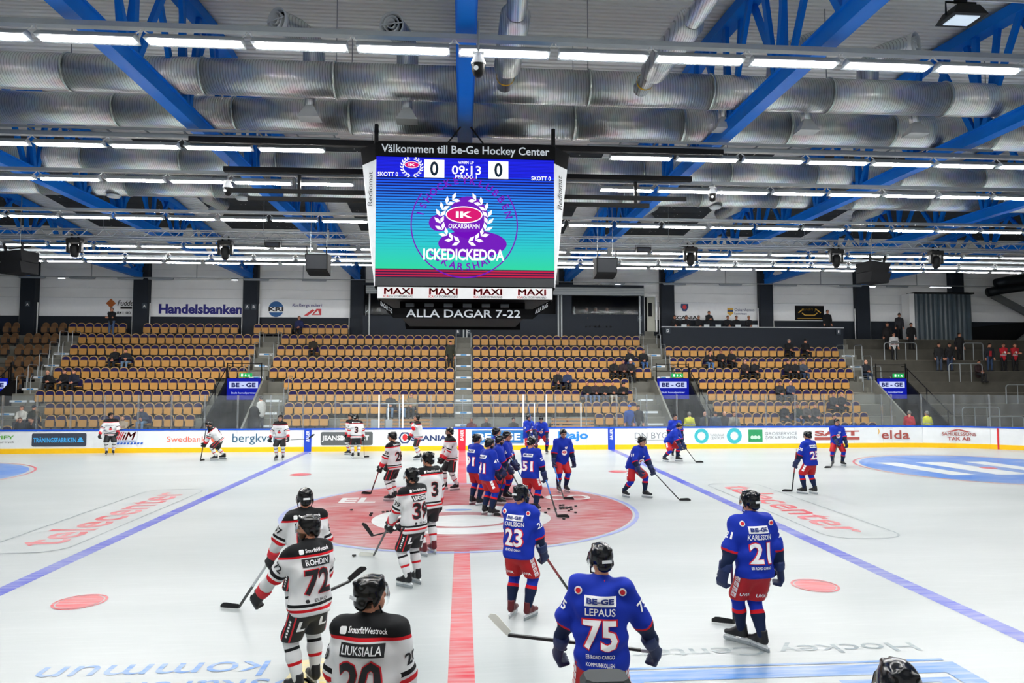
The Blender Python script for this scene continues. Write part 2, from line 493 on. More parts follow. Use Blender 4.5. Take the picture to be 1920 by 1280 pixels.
# pucks lying around the centre circle
PUCK = MB(); PUCK.lathe([(0, 0), (.035, 0), (.038, .004), (.038, .021), (.035, .025), (0, .025)], (0, 0, 0), n=14)
PKM = PUCK.mesh('puck', pm('puck_rubber', '0c0d0f', .6))
pk = [(-2.82, .04, 'lone black puck left of the white players, nearest the circle edge'), (-2.24, -.69, 'front puck of the pair behind the left centre circle'),
      (-2.25, -.45, 'rear puck of the pair behind the left centre circle'), (-1.98, -.3, 'left puck of the row of three beside the striped white sleeve'),
      (-1.88, -.25, 'middle puck of the row of three beside the striped white sleeve'), (-1.79, -.2, 'right puck of the row of three beside the striped white sleeve'),
      (-1.62, -.26, 'single puck just left of the white sleeve with two nines'), (-2.03, -4.6, 'puck beside the white stick blade at the circle edge')]
pk += [(2.09, -.67, 'leftmost puck of the scattered pile right of centre'), (2.23, -.18, 'puck above left of the pile under the blue stick'),
       (2.39, -.26, 'puck just left of the blue stick over the pile'), (2.43, -1.48, 'lowest puck below the blade of the blue stick'),
       (2.84, -.72, 'rightmost low puck beside the pile'), (2.99, .15, 'puck far right of the pile toward the second stick blade'),
       (2.71, -.45, 'puck at the near right edge of the pile'), (2.8, -.3, 'puck at the right edge of the pile')]
for i, (x, y, l) in enumerate(pk):
    tag(link('puck', PKM, None, (x, y, .012)), l, 'puck', 'pucks lying on the ice')
for x, y in ((2.6, .3), (2.68, .32), (2.56, -.02), (2.64, .03), (2.72, .0), (2.62, -.12), (2.7, -.14), (2.78, -.06), (2.84, .02), (2.54, -.16)):
    tag(link('puck', PKM, None, (x, y, .012)), 'black puck in the dense heap under the blue stick', 'puck', 'pucks in the heap right of centre')
tag(link('puck', PKM, None, (-6.9, 13.9, .012)), 'small puck on the ice beside the far left blue line', 'puck', 'pucks lying on the ice')

# ================================================================ BOARDS AND GLASS
BW = pm('board_white', 'e6eaec', .35, var=.05, scale=3)
BCAP = pm('board_cap_blue', '1450c8', .35)
BKICK = pm('board_kick_yellow', 'fdc410', .4)
BEDGE = pm('board_joint_grey', 'aab2b6', .5)
ALU = pm('rail_steel', 'a8b0b4', .35, .7)
boards = tag(empty('rink_boards', (0, RW, 0)), 'white advert boards with blue cap, yellow kick strip and clear glass behind the far players', 'rink boards')
arcp = lambda a, r=CR: (21.5 + r * math.cos(R(a)), RW - CR + r * math.sin(R(a)))
xs = [-24.0 + 1.5 * i for i in range(31)]
xs = [x for x in xs if x < 21.4] + [21.5]
segs = [((xs[i], RW), (xs[i + 1], RW)) for i in range(len(xs) - 1)]
angs = [90 - 10 * i for i in range(10)]
segs += [(arcp(angs[i]), arcp(angs[i + 1])) for i in range(9)]
def wallseg(name, a, b, t, z0, z1, m, parent, out=0.0, gap=.004):
    a, b = Vector((a[0], a[1], 0)), Vector((b[0], b[1], 0))
    d = (b - a).normalized(); n = Vector((-d.y, d.x, 0))
    a, b = a + d * gap - n * out, b - d * gap - n * out
    mb = MB()
    vs = [p + n * s_ + Vector((0, 0, z)) for p in (a, b) for s_ in (0, t) for z in (z0, z1)]
    mb.add(vs, [(0, 1, 3, 2), (4, 6, 7, 5), (0, 4, 5, 1), (2, 3, 7, 6), (1, 5, 7, 3), (0, 2, 6, 4)])
    return kid(mb.build(name, m), parent)
for a, b in segs:
    wallseg('board_panel', a, b, .1, .0, 1.02, BW, boards)
    wallseg('kick_strip', a, b, .03, .0, .225, BKICK, boards, .012, 0)
    wallseg('cap_rail', a, b, .15, 1.02, 1.085, BCAP, boards, .02, 0)
def board_print(name, s, m, x, z, w, h=None, bold=.0, shear=0, lift=.014, rot=0):
    M = frame((x, RW, z), (1, 0, 0), (0, 0, 1)) @ Matrix.Rotation(R(rot), 4, 'Z')
    o = text(name, s, m, M, w, h, None, bold, shear, lift)
    return kid(o, boards)
def board_shape(name, pts, m, x, z, lift=.012):
    o = poly(name, pts, m, frame((x, RW, z), (1, 0, 0), (0, 0, 1)), None, lift)
    return kid(o, boards)
c_ = {k: pm('print_' + k, v, .45) for k, v in dict(green='5fae3c', dark='3c4350', cyan='3fb0f0', red='d22a34', blue='2a62c8', orange='ee6a4c', teal='2c5f7e', white='f0f2f2', black='15171a', grey='5a5e60', navy='2a3f6e', mid='1f6fb4', sky='2a86d8', gold='e0b040', aqua='3fb4c0', forest='2f9460', faint='8a8f96', rust='a8524c').items()}
board_print('board_lettering', 'PIFY', c_['green'], -20.8, .74, .78, .17, .03)
board_print('board_lettering', 'med tryck', c_['black'], -20.8, .52, .8, .1)
board_shape('board_sign', rrect(2.4, .6, .07), c_['dark'], -18.44, .62)
board_print('board_lettering', 'TRÄNINGSFABRIKEN', c_['cyan'], -18.63, .63, 1.88, .26, .05, lift=.016)
for i, w in enumerate((.28, .2, .12)): board_shape('board_emblem', rrect(w, .06, .02), c_['cyan'], -17.5, .55 + .07 * i, .016)
board_print('board_lettering', 'iM', c_['red'], -15.35, .78, .62, .36, .06, .35)
for i in range(3): board_shape('board_emblem', [(0, 0), (.05, 0), (.2, .36), (.15, .36)], c_['red'], -15.95 + .09 * i, .6)
board_shape('board_emblem', rect(-.42, .42, -.015, .015), c_['blue'], -15.45, .55)
for i in range(8): board_shape('board_emblem', [(0, 0), (.1, 0), (.13, .09), (.03, .09)], c_['blue'], -15.9 + .15 * i, .39)
board_print('board_lettering', 'Swedbank', c_['orange'], -12.78, .62, 1.76, .25)
board_shape('board_emblem', circ(.18, 24), c_['orange'], -11.5, .64)
board_print('board_lettering', 'bergkvara', c_['teal'], -9.55, .6, 2.3, .52)
for x, m, l in ((-7.25, 'blue', 'BAUER'), (-.02, 'red', 'BAUER'), (7.22, 'blue', 'BAUER')):
    board_shape('line_stripe', rect(-.17, .17, -.62, .4), pm('stripe_' + m, '1f48c0' if m == 'blue' else 'd8243c', .4), x, .62, .02)
    board_print('board_lettering', l, c_['white'], x, .72, .5, .15, .06, .2, .024, 90)
board_shape('board_sign', rrect(2.42, .62, .08), c_['grey'], -5.44, .6)
board_print('board_lettering', 'JEANSBOLAGET', c_['white'], -5.5, .6, 2.2, .29, .06, lift=.016)
board_shape('board_emblem', circ(.3, 6), c_['navy'], -2.72, .62)
board_shape('board_emblem', circ(.2, 20), c_['white'], -2.72, .62, .015)
board_shape('board_emblem', circ(.12, 16, (0, .02), .16), c_['red'], -2.72, .62, .018)
board_print('board_lettering', 'SCANIA', c_['navy'], -1.58, .6, 1.7, .27, .08)
board_shape('board_sign', rect(-1.24, 1.24, -.27, .27), c_['mid'], 1.7, .64)
for z in (.34, .94): board_shape('board_emblem', rect(-1.24, 1.24, -.015, .015), c_['mid'], 1.7, z)
board_print('board_lettering', 'BE - GE', c_['white'], 1.75, .64, 2.1, .34, .08, lift=.016)
board_print('board_lettering', 'Dajo', c_['sky'], 5.35, .64, 1.45, .5, .08)
board_print('board_lettering', 'DN BYGG', c_['faint'], 9.35, .66, 1.95, .3)
board_shape('board_emblem', rect(-.9, .9, -.012, .012), c_['faint'], 9.3, .43)
for x, r0 in ((11.7, .36), (13.35, .38)):
    ring = ringmesh('board_emblem', .2, r0, c_['aqua'], frame((x, RW, .62), (1, 0, 0), (0, 0, 1)), None, .012, 32)
    kid(ring, boards)
board_print('board_lettering', 'TANDLÄKAR', c_['faint'], 12.48, .68, .72, .14)
board_print('board_lettering', 'CENTRUM', c_['faint'], 12.48, .52, .66, .13)
board_shape('board_emblem', rect(-.36, .36, -.3, .3), c_['forest'], 14.42, .62)
for dx in (-.16, .0, .16): board_shape('board_emblem', circ(.09, 14, (dx, -.08)), pm('print_leaf', 'bfe0cc', .5), 14.42, .62, .015)
board_print('board_lettering', 'GROSSERVICE', c_['faint'], 15.72, .72, 1.65, .15)
board_print('board_lettering', 'OSKARSHAMN', c_['faint'], 15.72, .52, 1.65, .15)
board_print('board_lettering', 'SAFT', c_['rust'], 18.6, .72, 2.3, .26, .1)
board_shape('board_emblem', rect(-1.16, 1.16, -.07, .07), c_['rust'], 18.6, .46)
def arc_print(name, s, m, a, z, w, h, bold=0.0, shear=0):
    """lettering bent along the rounded corner of the boards"""
    v, f = fit_txt(s, w, h, bold, shear)
    me = bpy.data.meshes.new(name)
    vs = []
    for x, y in v:
        an = R(a) - x / CR
        if math.degrees(an) > 90: vs.append((21.5 + (R(90) - an) * CR, RW - .014, z + y))
        else: vs.append((21.5 + (CR * .993 - .005) * math.cos(an), RW - CR + (CR * .993 - .005) * math.sin(an), z + y))
    me.from_pydata(vs, [], f); me.materials.append(m)
    o = link(name, me); return kid(o, boards)
arc_print('board_lettering', 'elda', c_['rust'], 89.2, .64, 1.42, .44, .03)
arc_print('board_emblem', ')', c_['gold'], 95.0, .8, .1, .3, .04)
arc_print('board_lettering', 'SAMUELSSONS', c_['rust'], 69.1, .69, 1.5, .17, .06)
arc_print('board_lettering', 'TAK AB', c_['rust'], 69.1, .46, 1.0, .17, .06)
arc_print('board_emblem', '^', c_['rust'], 69.1, .86, 1.1, .13, .02)
wallseg('goal_stripe', arcp(58.3), arcp(57.8), .02, 0, 1.02, c_['red'], boards, .06)

# glass
def glass_mat(name, tint, refl, dens=0.02):
    m = bpy.data.materials.new(name); m.use_nodes = True
    nt = m.node_tree; nt.nodes.clear()
    o = nt.nodes.new('ShaderNodeOutputMaterial')
    t = nt.nodes.new('ShaderNodeBsdfTransparent'); t.inputs[0].default_value = tint
    gl = nt.nodes.new('ShaderNodeBsdfGlossy'); gl.inputs['Roughness'].default_value = .08
    df = nt.nodes.new('ShaderNodeBsdfDiffuse'); df.inputs[0].default_value = (.75, .8, .82, 1)
    fr = nt.nodes.new('ShaderNodeFresnel'); fr.inputs[0].default_value = 1.35
    mu = nt.nodes.new('ShaderNodeMath'); mu.operation = 'MULTIPLY'; mu.inputs[1].default_value = refl
    nt.links.new(fr.outputs[0], mu.inputs[0])
    nz = nt.nodes.new('ShaderNodeTexNoise'); nz.inputs['Scale'].default_value = 3
    ds = nt.nodes.new('ShaderNodeMath'); ds.operation = 'MULTIPLY'; ds.inputs[1].default_value = dens * 2
    nt.links.new(nz.outputs[0], ds.inputs[0])
    m1 = nt.nodes.new('ShaderNodeMixShader'); m2 = nt.nodes.new('ShaderNodeMixShader')
    nt.links.new(ds.outputs[0], m1.inputs[0]); nt.links.new(t.outputs[0], m1.inputs[1]); nt.links.new(df.outputs[0], m1.inputs[2])
    nt.links.new(mu.outputs[0], m2.inputs[0]); nt.links.new(m1.outputs[0], m2.inputs[1]); nt.links.new(gl.outputs[0], m2.inputs[2])
    nt.links.new(m2.outputs[0], o.inputs[0])
    return m
GLASS = glass_mat('rink_glass', (.93, .96, .97, 1), .8, .05)
POSTM = glass_mat('clear_post', (.72, .76, .8, 1), 1.0, .16)
WPOST = pm('white_post', 'eef1f2', .4)
glass = boards
for i, (a, b) in enumerate(segs):
    a2, b2 = Vector((*a, 0)), Vector((*b, 0))
    d = (b2 - a2).normalized(); n = Vector((-d.y, d.x, 0))
    low = -5.8 < (a[0] + b[0]) / 2 < 6.5 and a[1] > 15
    top = 2.63
    mb = MB()
    c0, c1 = a2 + d * .04 + n * .05, b2 - d * .04 + n * .05
    mb.add([c0 + Vector((0, 0, 1.085)), c1 + Vector((0, 0, 1.085)), c1 + Vector((0, 0, top)), c0 + Vector((0, 0, top)),
            c0 + n * .012 + Vector((0, 0, 1.085)), c1 + n * .012 + Vector((0, 0, 1.085)), c1 + n * .012 + Vector((0, 0, top)), c0 + n * .012 + Vector((0, 0, top))],
           [(0, 1, 2, 3), (7, 6, 5, 4), (0, 4, 5, 1), (3, 2, 6, 7), (0, 3, 7, 4), (1, 5, 6, 2)])
    o = mb.build('glass_pane', GLASS); kid(o, glass)
    mb = MB(); mb.bar(a2 + n * .056 + Vector((0, 0, 1.085)), a2 + n * .056 + Vector((0, 0, top + .02)), .075, .05, (n.x, n.y, 0))
    o = mb.build('glass_post', POSTM); kid(o, glass)
    if low:
        mb = MB(); mb.bar(a2 + n * 1.25 + Vector((0, 0, 2.2)), b2 + n * 1.25 + Vector((0, 0, 2.2)), .05)
        o = mb.build('bench_rail', ALU); kid(o, glass)
for x in (-3.95, -2.83, 2.92, 4.05):
    mb = MB().bar((x, RW + .02, 1.085), (x, RW + .02, 2.66), .1, .06)
    o = mb.build('gate_post', WPOST); kid(o, glass)
for x in (-3.65, -3.1, 3.6, 5.95):
    mb = MB().bar((x, RW + 1.25, 1.0), (x, RW + 1.25, 2.2), .08, .05)
    o = mb.build('gate_post', WPOST); kid(o, glass)
# ================================================================ HALL SHELL
CONC = pm('concrete', '77776f', .85, var=.25, scale=2.2, bump=.15, bscale=25)
NOSE = pm('step_nosing', '94938a', .85, var=.2, scale=3)
NOSE2 = pm('step_nosing_shaded', '7a776c', .85, var=.25, scale=3)  # right terrace nosing, with the corner's shade put into its colour
SHADEC = pm('concrete_shaded', '4e4c45', .9, var=.3, scale=1.8, bump=.15, bscale=25)  # same concrete on the right terrace, its weak lamp light painted as darker colour
CONC2 = pm('concrete_riser', '6a6a63', .9, var=.3, scale=1.6, bump=.15, bscale=25)
NAVY = pm('navy_wall_paint', '1b232d', .7, var=.1, scale=2)
WPAN = pm('white_wall_panel', 'f2f3f2', .6, var=.05, scale=1.5)
SIGNW = pm('sign_panel_white', 'f4f6f7', .45, var=.04)
BLACK = pm('black_paint', '0a0b0e', .6, spec=.2)
DARK = pm('dark_interior', '141518', .9)
STEEL = pm('galvanised_rail', '9aa0a2', .4, .6)
TRUSS = pm('truss_blue', '0474dc', .45, var=.06, spec=.2)
CEIL = pm('ceiling_sheet', 'ebebe6', .45, var=.05, scale=1.0, spec=.5)
PANELD = pm('acoustic_panel', '33373a', .85, var=.25, scale=1.5)

WY = 26.2
yr = [25.1 - .93 * i for i in range(10)]
T = [6.0, 5.3, 4.6, 3.9, 3.25, 2.63, 2.0, 1.37, .8, .33]
VOM = [(-25.6, -23.75), (-12.65, -10.85), (10.9, 12.75), (23.8, 25.6)]
AIS = [(-23.5, -22.75), (-12.1, -10.98), (-.42, .52), (11.15, 12.3), (23.55, 24.75)]
floor2 = tag(MB().box(-40, 44, RW + .1, WY + .2, -.1, 0).build('floor_concourse', CONC), 'grey concrete floor between the boards and the stand', None, None, 'structure')
tag(MB().box(-40, 31, -26, -RW, -.1, -.002).build('floor_near_side', CONC), 'concrete floor behind the near boards', None, None, 'structure')
stand = tag(empty('grandstand', (0, 16.2, 0)), 'grey concrete grandstand rising in steps behind the far boards', 'grandstand', None, 'structure')
def cuts(x0, x1, holes):
    out, a = [], x0
    for h0, h1 in sorted(holes):
        if h0 > a: out.append((a, h0))
        a = max(a, h1)
    if a < x1: out.append((a, x1))
    return out
for i in range(10):
    y0, y1 = yr[i] - .5, yr[i] + .43
    holes = list(VOM) if i >= 4 else []
    if i >= 8: holes += [(-6.75, 6.85)]
    if i == 9: holes += [(-9.2, -6.7), (6.8, 8.2), (-40, -22.2)]
    for a, b in cuts(-34, 24.8, holes) + cuts(25.6 if i >= 4 else 24.8, 42, []):
        z0 = max(0, T[i] - 1.0)
        kid(MB().box(a, b, y0, y1 + .02, z0, T[i]).build('terrace_step', SHADEC if a > 23 else CONC if i % 2 else CONC2), stand)
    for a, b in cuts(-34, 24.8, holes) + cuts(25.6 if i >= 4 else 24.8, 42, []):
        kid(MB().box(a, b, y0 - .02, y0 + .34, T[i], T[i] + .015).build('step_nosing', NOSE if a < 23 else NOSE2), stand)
    if 4 <= i <= 5:
        for a, b in VOM:
            kid(MB().box(a, b, y0, y1 + .02, 2.32, T[i]).build('terrace_step', CONC), stand)
# walls below the steps, bench front, tunnels
kid(MB().box(-6.75, 6.85, 18.05, 18.1, 0, 1.0).build('bench_back_wall', CONC), stand)
for n, (a, b) in enumerate(VOM):
    kid(MB().box(a, b, 23.0, 23.1, 0, 2.4).build('tunnel_wall', pm('tunnel_brown', '4f4a42', .8, var=.3)), stand)
    for k, z in enumerate((.6, 1.2, 1.8)):
        kid(MB().box(a + .02, b - .02, 22.95, 22.99, z, z + .03).build('tunnel_joint', BLACK), stand)
    for s_, x in ((0, a), (1, b)):
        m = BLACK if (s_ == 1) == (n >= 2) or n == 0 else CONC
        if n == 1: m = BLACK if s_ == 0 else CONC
        mb = MB(); t = .1 * (-1 if s_ == 0 else 1)
        prof = [(16.25, 0), (23, 0), (23, 3.35), (20.0, 3.35), (16.25, .75)]
        vs = [(x, y, z) for y, z in prof] + [(x + t, y, z) for y, z in prof]
        mb.add(vs, [(0, 1, 2, 3, 4), (9, 8, 7, 6, 5)] + [(i, (i + 1) % 5, 5 + (i + 1) % 5, 5 + i) for i in range(5)])
        kid(mb.build('tunnel_side_wall', m), stand)
        if m is BLACK:
            mb = MB(); mb.tube([(x, 16.3, 1.55), (x, 20.0, 4.15), (x, 20.3, 4.15)], .025, 6)
            kid(mb.build('tunnel_handrail', BLACK), stand)
            for yy, z0, z1 in ((16.6, .9, 1.75), (18.2, 2.0, 2.9), (19.8, 3.1, 4.0)):
                kid(MB().bar((x, yy, z0), (x, yy, z1), .04).build('handrail_post', BLACK), stand)
    # guard rail above the screen
    for z in (3.85, 4.25):
        kid(MB().tube([(a, 19.95, z), (b, 19.95, z)], .02, 6).build('guard_rail', BLACK), stand)
    for x in (a, b):
        kid(MB().bar((x, 19.95, 3.3), (x, 19.95, 4.3), .05).build('guard_post', BLACK), stand)
# aisle steps with numbered labels
LABW = pm('step_label_white', 'd8dee2', .5); LABB = pm('step_label_blue', '3a86c0', .5)
for n, (a, b) in enumerate(AIS):
    for i in range(9):
        zt = (T[i] + T[i + 1]) / 2
        if i >= 5 and any(h0 < (a + b) / 2 < h1 for h0, h1 in VOM): continue
        if i == 8 and n in (2,): continue
        kid(MB().box(a + .04, b - .04, yr[i] - .82, yr[i] - .499, zt - .3, zt).build('aisle_step', CONC), stand)
        if i % 1 == 0 and i > 0:
            xm = (a + b) / 2
            pl = kid(MB().box(xm - .42, xm + .42, yr[i] - .84, yr[i] - .815, zt - .12, zt - .01).build('step_label', LABW), stand)
            q = MB()
            q.box(xm - .16, xm + .18, yr[i] - .846, yr[i] - .841, zt - .1, zt - .03)
            kid(q.build('step_number', LABB), pl)
for n, (a, b) in enumerate(((-10.7, -9.45), (9.55, 10.8), (-22.75, -21.5))):
    for i in range(5, 9):
        zt = (T[i] + T[i + 1]) / 2
        kid(MB().box(a, b, yr[i] - .82, yr[i] - .499, zt - .3, zt).build('aisle_step', CONC), stand)
        xm = (a + b) / 2
        kid(MB().box(xm - .42, xm + .42, yr[i] - .84, yr[i] - .815, zt - .12, zt - .01).build('step_label', LABW), stand)

# bent pipe handrails beside the aisles
def hoop(x, i, side, w=.0):
    y0 = yr[i] - .45
    mb = MB()
    mb.tube([(x, y0, T[i]), (x, y0, T[i] + .85), (x, y0 + .08, T[i] + .95), (x, y0 + .75, T[i] + .95), (x, y0 + .83, T[i] + .87), (x, y0 + .83, T[i] + .1)], .022, 6)
    return mb.build('aisle_handrail', STEEL)
an = ['leftmost', 'left', 'centre', 'right', 'rightmost']
for n, (a, b) in enumerate(AIS):
    for sd, x in (('left', a + .02), ('right', b - .02)):
        for i in (1, 2, 3, 4, 5, 6, 7):
            if n == 2 and i not in (1, 3, 5, 7): continue
            if (i > 5 and n != 2) or (n == 4 and i == 1): continue
            o = hoop(x, i, sd)
            tag(o, f'thin bent steel handrail at row {ORD[i + 1]} on the {sd} of {an[n]} stairs', 'handrail', 'aisle handrails')
for n, x in enumerate((-9.42, 9.5)):
    for i in (5, 6, 7, 8):
        tag(hoop(x, i, 0), f'bent steel handrail at row {ORD[i + 1]} beside the {("left", "right")[n]} tunnel stairs', 'handrail', 'aisle handrails')

# ---------------------------------------------------------------- seats
TAN = pm('seat_plywood', 'bd8c48', .5, var=.14, scale=9, bump=.05)
RIM = pm('seat_rim', 'c49c60', .5, var=.1)
PURP = pm('seat_cushion_navy', '19154a', .85, var=.15)
BROWN = pm('seat_plywood_brown', '7c5c3e', .55, var=.15, scale=9)
BRK = pm('seat_bracket', '3c3f44', .5, .4)
def arch(w, z0, z1, z2, n=9):
    return [(-w / 2, z0), (w / 2, z0), (w / 2, z1)] + [(w / 2 * math.cos(PI * k / n), z1 + (z2 - z1) * math.sin(PI * k / n)) for k in range(1, n)] + [(-w / 2, z1)]
FY = lambda y: frame((0, y, 0), (1, 0, 0), (0, 0, 1))     # local z of this frame points to -y
def seat_meshes(tan, cush, rim):
    a = MB().prism(arch(.45, .26, .68, .84), FY(.10), .03).mesh('back_shell', rim)
    b = MB().prism(arch(.40, .40, .66, .80), FY(.068), .022).mesh('cushion', cush)
    c = MB()
    c.prism([(-.2, .585), (-.205, .3), (-.165, .235), (.165, .235), (.205, .3), (.2, .585)], FY(-.02), .035)
    c = c.mesh('seat_pan', tan)
    d = MB()
    for s_ in (-1, 1):
        d.box(s_ * .225 - .01, s_ * .225 + .01, -.05, .12, .28, .5)
    d.box(-.225, .225, .02, .06, .19, .23); d.box(-.03, .03, .06, .12, .0, .22)
    return a, b, c, d.mesh('bracket', BRK)
SM = seat_meshes(TAN, PURP, RIM)
PAN_DOWN = MB().prism([(-.215, .0), (-.215, -.3), (-.17, -.36), (.17, -.36), (.215, -.3), (.215, .0)], frame((0, .04, .365), (1, 0, 0), (0, 1, 0)), .03).mesh('seat_pan', TAN)
SB = seat_meshes(BROWN, pm('seat_slot_brown', '6f5238', .7), BROWN)
ROWS = {1: [(-23.8, -20.4), (-19.45, -13.75), (-12.85, -10.55), (-10.4, -7.1)],
        2: [(-22.69, -12.2), (-10.95, -.48), (.6, 11.1)],
        3: [(-22.64, -12.17), (-10.95, -.5), (.59, 11.09), (12.42, 23.5)],
        4: [(-22.59, -12.12), (-10.92, -.48), (.58, 11.08), (12.38, 23.4)],
        5: [(-22.44, -12.05), (-10.85, -.47), (.57, 11.04), (12.35, 23.3)],
        6: [(-22.32, -13.45), (-9.8, -.45), (.56, 9.47), (13.5, 22.5)],
        7: [(-22.27, -13.4), (-9.32, -.44), (.55, 9.45), (13.65, 22.2)],
        8: [(-21.2, -13.4), (-9.27, -.43), (.53, 9.45), (13.65, 22.0)],
        9: [(-20.63, -13.4), (-9.1, -6.8), (6.9, 8.5), (13.95, 21.9)],
        10: [(-22.1, -20.55), (14.7, 21.8)]}
SECT = {-1: 'leftmost block', 0: 'left block', 1: 'block left of centre stairs', 2: 'block right of centre stairs', 3: 'right block'}
def sect(x):
    return 0 if x < -12.2 else 1 if x < 0 else 2 if x < 11.2 else 3
seats = []
for r_, rng in ROWS.items():
    for a, b in rng:
        n = max(1, int(round((b - a) / .5)))
        for k in range(n):
            seats.append((r_, a + (b - a) * (k + .5) / n, k + 1))
for r_, ox in OCC.items():          # people on steps that have no seat under them get one
    for i, x in enumerate(ox):
        c = [s_[1] for s_ in seats if s_[0] == r_ and abs(s_[1] - x) < .27]
        if not c and -24 < x < 23 : seats.append((r_, x, 0))
seats = [s_ for s_ in seats if s_[2] == 0 or not any(t_[2] == 0 and t_[0] == s_[0] and abs(t_[1] - s_[1]) < .5 for t_ in seats)]
def taken(r_, x): return any(abs(x - q) < .27 for q in OCC.get(r_, []))
seats.sort(key=lambda s_: -s_[0])
near, rest = seats[:300], seats[300:]
rowname = {10: 'lowest', 9: 'second lowest', 8: 'third lowest', 7: 'fourth lowest', 6: 'fifth lowest', 5: 'sixth lowest'}
cnt = {}
for r_, x, k in sorted(near, key=lambda s_: (-s_[0], s_[1])):
    key = (r_, sect(x)); cnt[key] = cnt.get(key, 0) + 1
    o = empty('stadium_seat', (x, yr[r_ - 1], T[r_ - 1]))
    tk = taken(r_, x)
    for nm, me in zip(('back_shell', 'cushion', 'seat_pan', 'bracket'), SM): link(nm, PAN_DOWN if tk and nm == 'seat_pan' else me, o)
    tag(o, f'{"occupied" if tk else "folded"} tan seat, {ORD[cnt[key]]} from left in {rowname[r_]} row of {SECT[sect(x)]}', 'seat', 'folded tan seats of the far stand')
big = MB()
def add_mesh(mb, me, M, mi):
    mb.add([M @ v.co for v in me.vertices], [tuple(p.vertices) for p in me.polygons], mi)
for r_, x, k in rest:
    for mi, me in enumerate(SM if not taken(r_, x) else (SM[0], SM[1], PAN_DOWN, SM[3])): add_mesh(big, me, Matrix.Translation((x, yr[r_ - 1], T[r_ - 1])), mi)
tag(big.build('seat_rows', [RIM, PURP, TAN, BRK]), 'rows of folded tan seats filling the upper half of the far stand', 'seats', None, 'stuff')
k = 0
for r_, rng in {1: [(-27.6, -26.6, 2), (-25.4, -23.9, 3)], 2: [(-27.1, -26.05, 2), (-25.8, -23.8, 4)], 3: [(-26.9, -26.0, 2), (-25.7, -23.7, 4)], 4: [(-25.6, -23.6, 4)], 5: [(-25.5, -23.5, 4)], 6: [(-25.1, -23.5, 3)]}.items():
    j = 0
    for a, b, n in rng:
        for q in range(n):
            j += 1
            o = empty('stadium_seat', (a + (b - a) * (q + .5) / n, yr[r_ - 1], T[r_ - 1]), R(-14))
            for nm, me in zip(('back_shell', 'slot_panel', 'seat_pan', 'bracket'), SB): link(nm, me, o)
            tag(o, f'brown folded seat, {ORD[j]} from left in row {ORD[r_]} from top of far left corner block', 'seat', 'brown seats in the far left corner')

# ---------------------------------------------------------------- far wall
wall = tag(empty('wall_back', (0, WY, 0)), 'white panelled far wall with navy base and columns', None, None, 'structure')
kid(MB().box(-40, 44, WY, WY + .2, 0, 7.33).build('wall_base', NAVY), wall)
kid(MB().box(-40, 44, WY + .05, WY + .2, 7.33, 11.3).build('wall_backing', BEDGE), wall)
colx = [-26.6, -19.93, -13.3, -6.67, 0.05, 6.7, 13.38, 20.05, 26.72, 33.4]
edges = [-40, -33.3] + colx + [44]
for a, b in zip(edges[:-1], edges[1:]):
    for z0, z1, m in ((7.35, 8.5, SIGNW), (8.52, 9.1, WPAN), (9.11, 9.7, WPAN), (9.71, 10.3, WPAN), (10.31, 11.2, WPAN)):
        kid(MB().box(a + .01, b - .01, WY, WY + .05, z0, z1).build('wall_panel', m), wall)
for x in colx + [-33.3]:
    kid(MB().cbox(x - .44, x + .44, WY - .5, WY, 5.2 if x > -30 else 0, 10.75, .02).build('wall_column', NAVY), wall)
    for s_ in (-1, 1):
        kid(MB().bar((x + s_ * .52, WY - .3, 5.9), (x + s_ * .52, WY - .3, 8.15), .05).build('cable_duct', WPAN), wall)
def wall_text(s, m, x, z, w, h=None, bold=0.0, shear=0, lift=.02, y=WY, p=None, nm='wall_lettering'):
    o = text(nm, s, m, frame((x, y, z), (1, 0, 0), (0, 0, 1)), w, h, None, bold, shear, lift)
    return kid(o, p or wall)
def wall_shape(pts, m, x, z, lift=.015, y=WY, p=None, nm='wall_emblem'):
    return kid(poly(nm, pts, m, frame((x, y, z), (1, 0, 0), (0, 0, 1)), None, lift), p or wall)
wall_text('Handelsbanken', pm('print_bank_blue', '201f7e', .5), -16.45, 7.83, 5.1, .62, .1)
wall_text('Fuddes', c_['black'], -20.95, 8.17, 1.1, .34, .03, .25)
wall_shape([(0, .3), (.3, 0), (0, -.3), (-.3, 0)], pm('print_brick', 'b8642c', .5), -21.9, 8.15)
wall_shape(rect(-.42, .42, -.07, .07), c_['black'], -20.9, 7.88)
wall_text('070-841 00 93', c_['black'], -21.2, 7.56, 1.75, .17, .03)
wall_shape(circ(.46, 28, a0=.15, a1=PI - .15), pm('print_kri', '1f5f9c', .5), -11.82, 7.9)
wall_shape(circ(.46, 28, a0=PI + .35, a1=2 * PI - .35), pm('print_kri', '1f5f9c', .5), -11.82, 7.82)
wall_shape(rect(-.5, .5, -.14, .14), SIGNW, -11.82, 7.86, .02); wall_text('KRI', c_['black'], -11.82, 7.86, .92, .27, .08, 0, .03)
wall_text('Karlbergs måleri', pm('print_bank_blue', '201f7e', .5), -9.88, 8.1, 1.85, .26, .02, .15)
wall_shape([(-.6, -.3), (-.35, -.3), (.1, .05), (-.05, .12)], c_['red'], -9.5, 7.75)
wall_shape([(-.1, -.25), (.5, -.25), (.5, .15), (.2, .15)], c_['red'], -9.5, 7.75); wall_shape([(.02, -.2), (.4, -.2), (.3, .05)], c_['white'], -9.5, 7.75, .02)
wall_text('SCANIA', c_['black'], 14.7, 7.5, 1.6, .24, .08)
wall_shape([(-.24, .22), (.24, .22), (.26, .0), (.12, -.28), (-.12, -.28), (-.26, 0)], c_['navy'], 14.65, 8.2)
wall_shape(circ(.14, 18), c_['red'], 14.65, 8.2, .02)
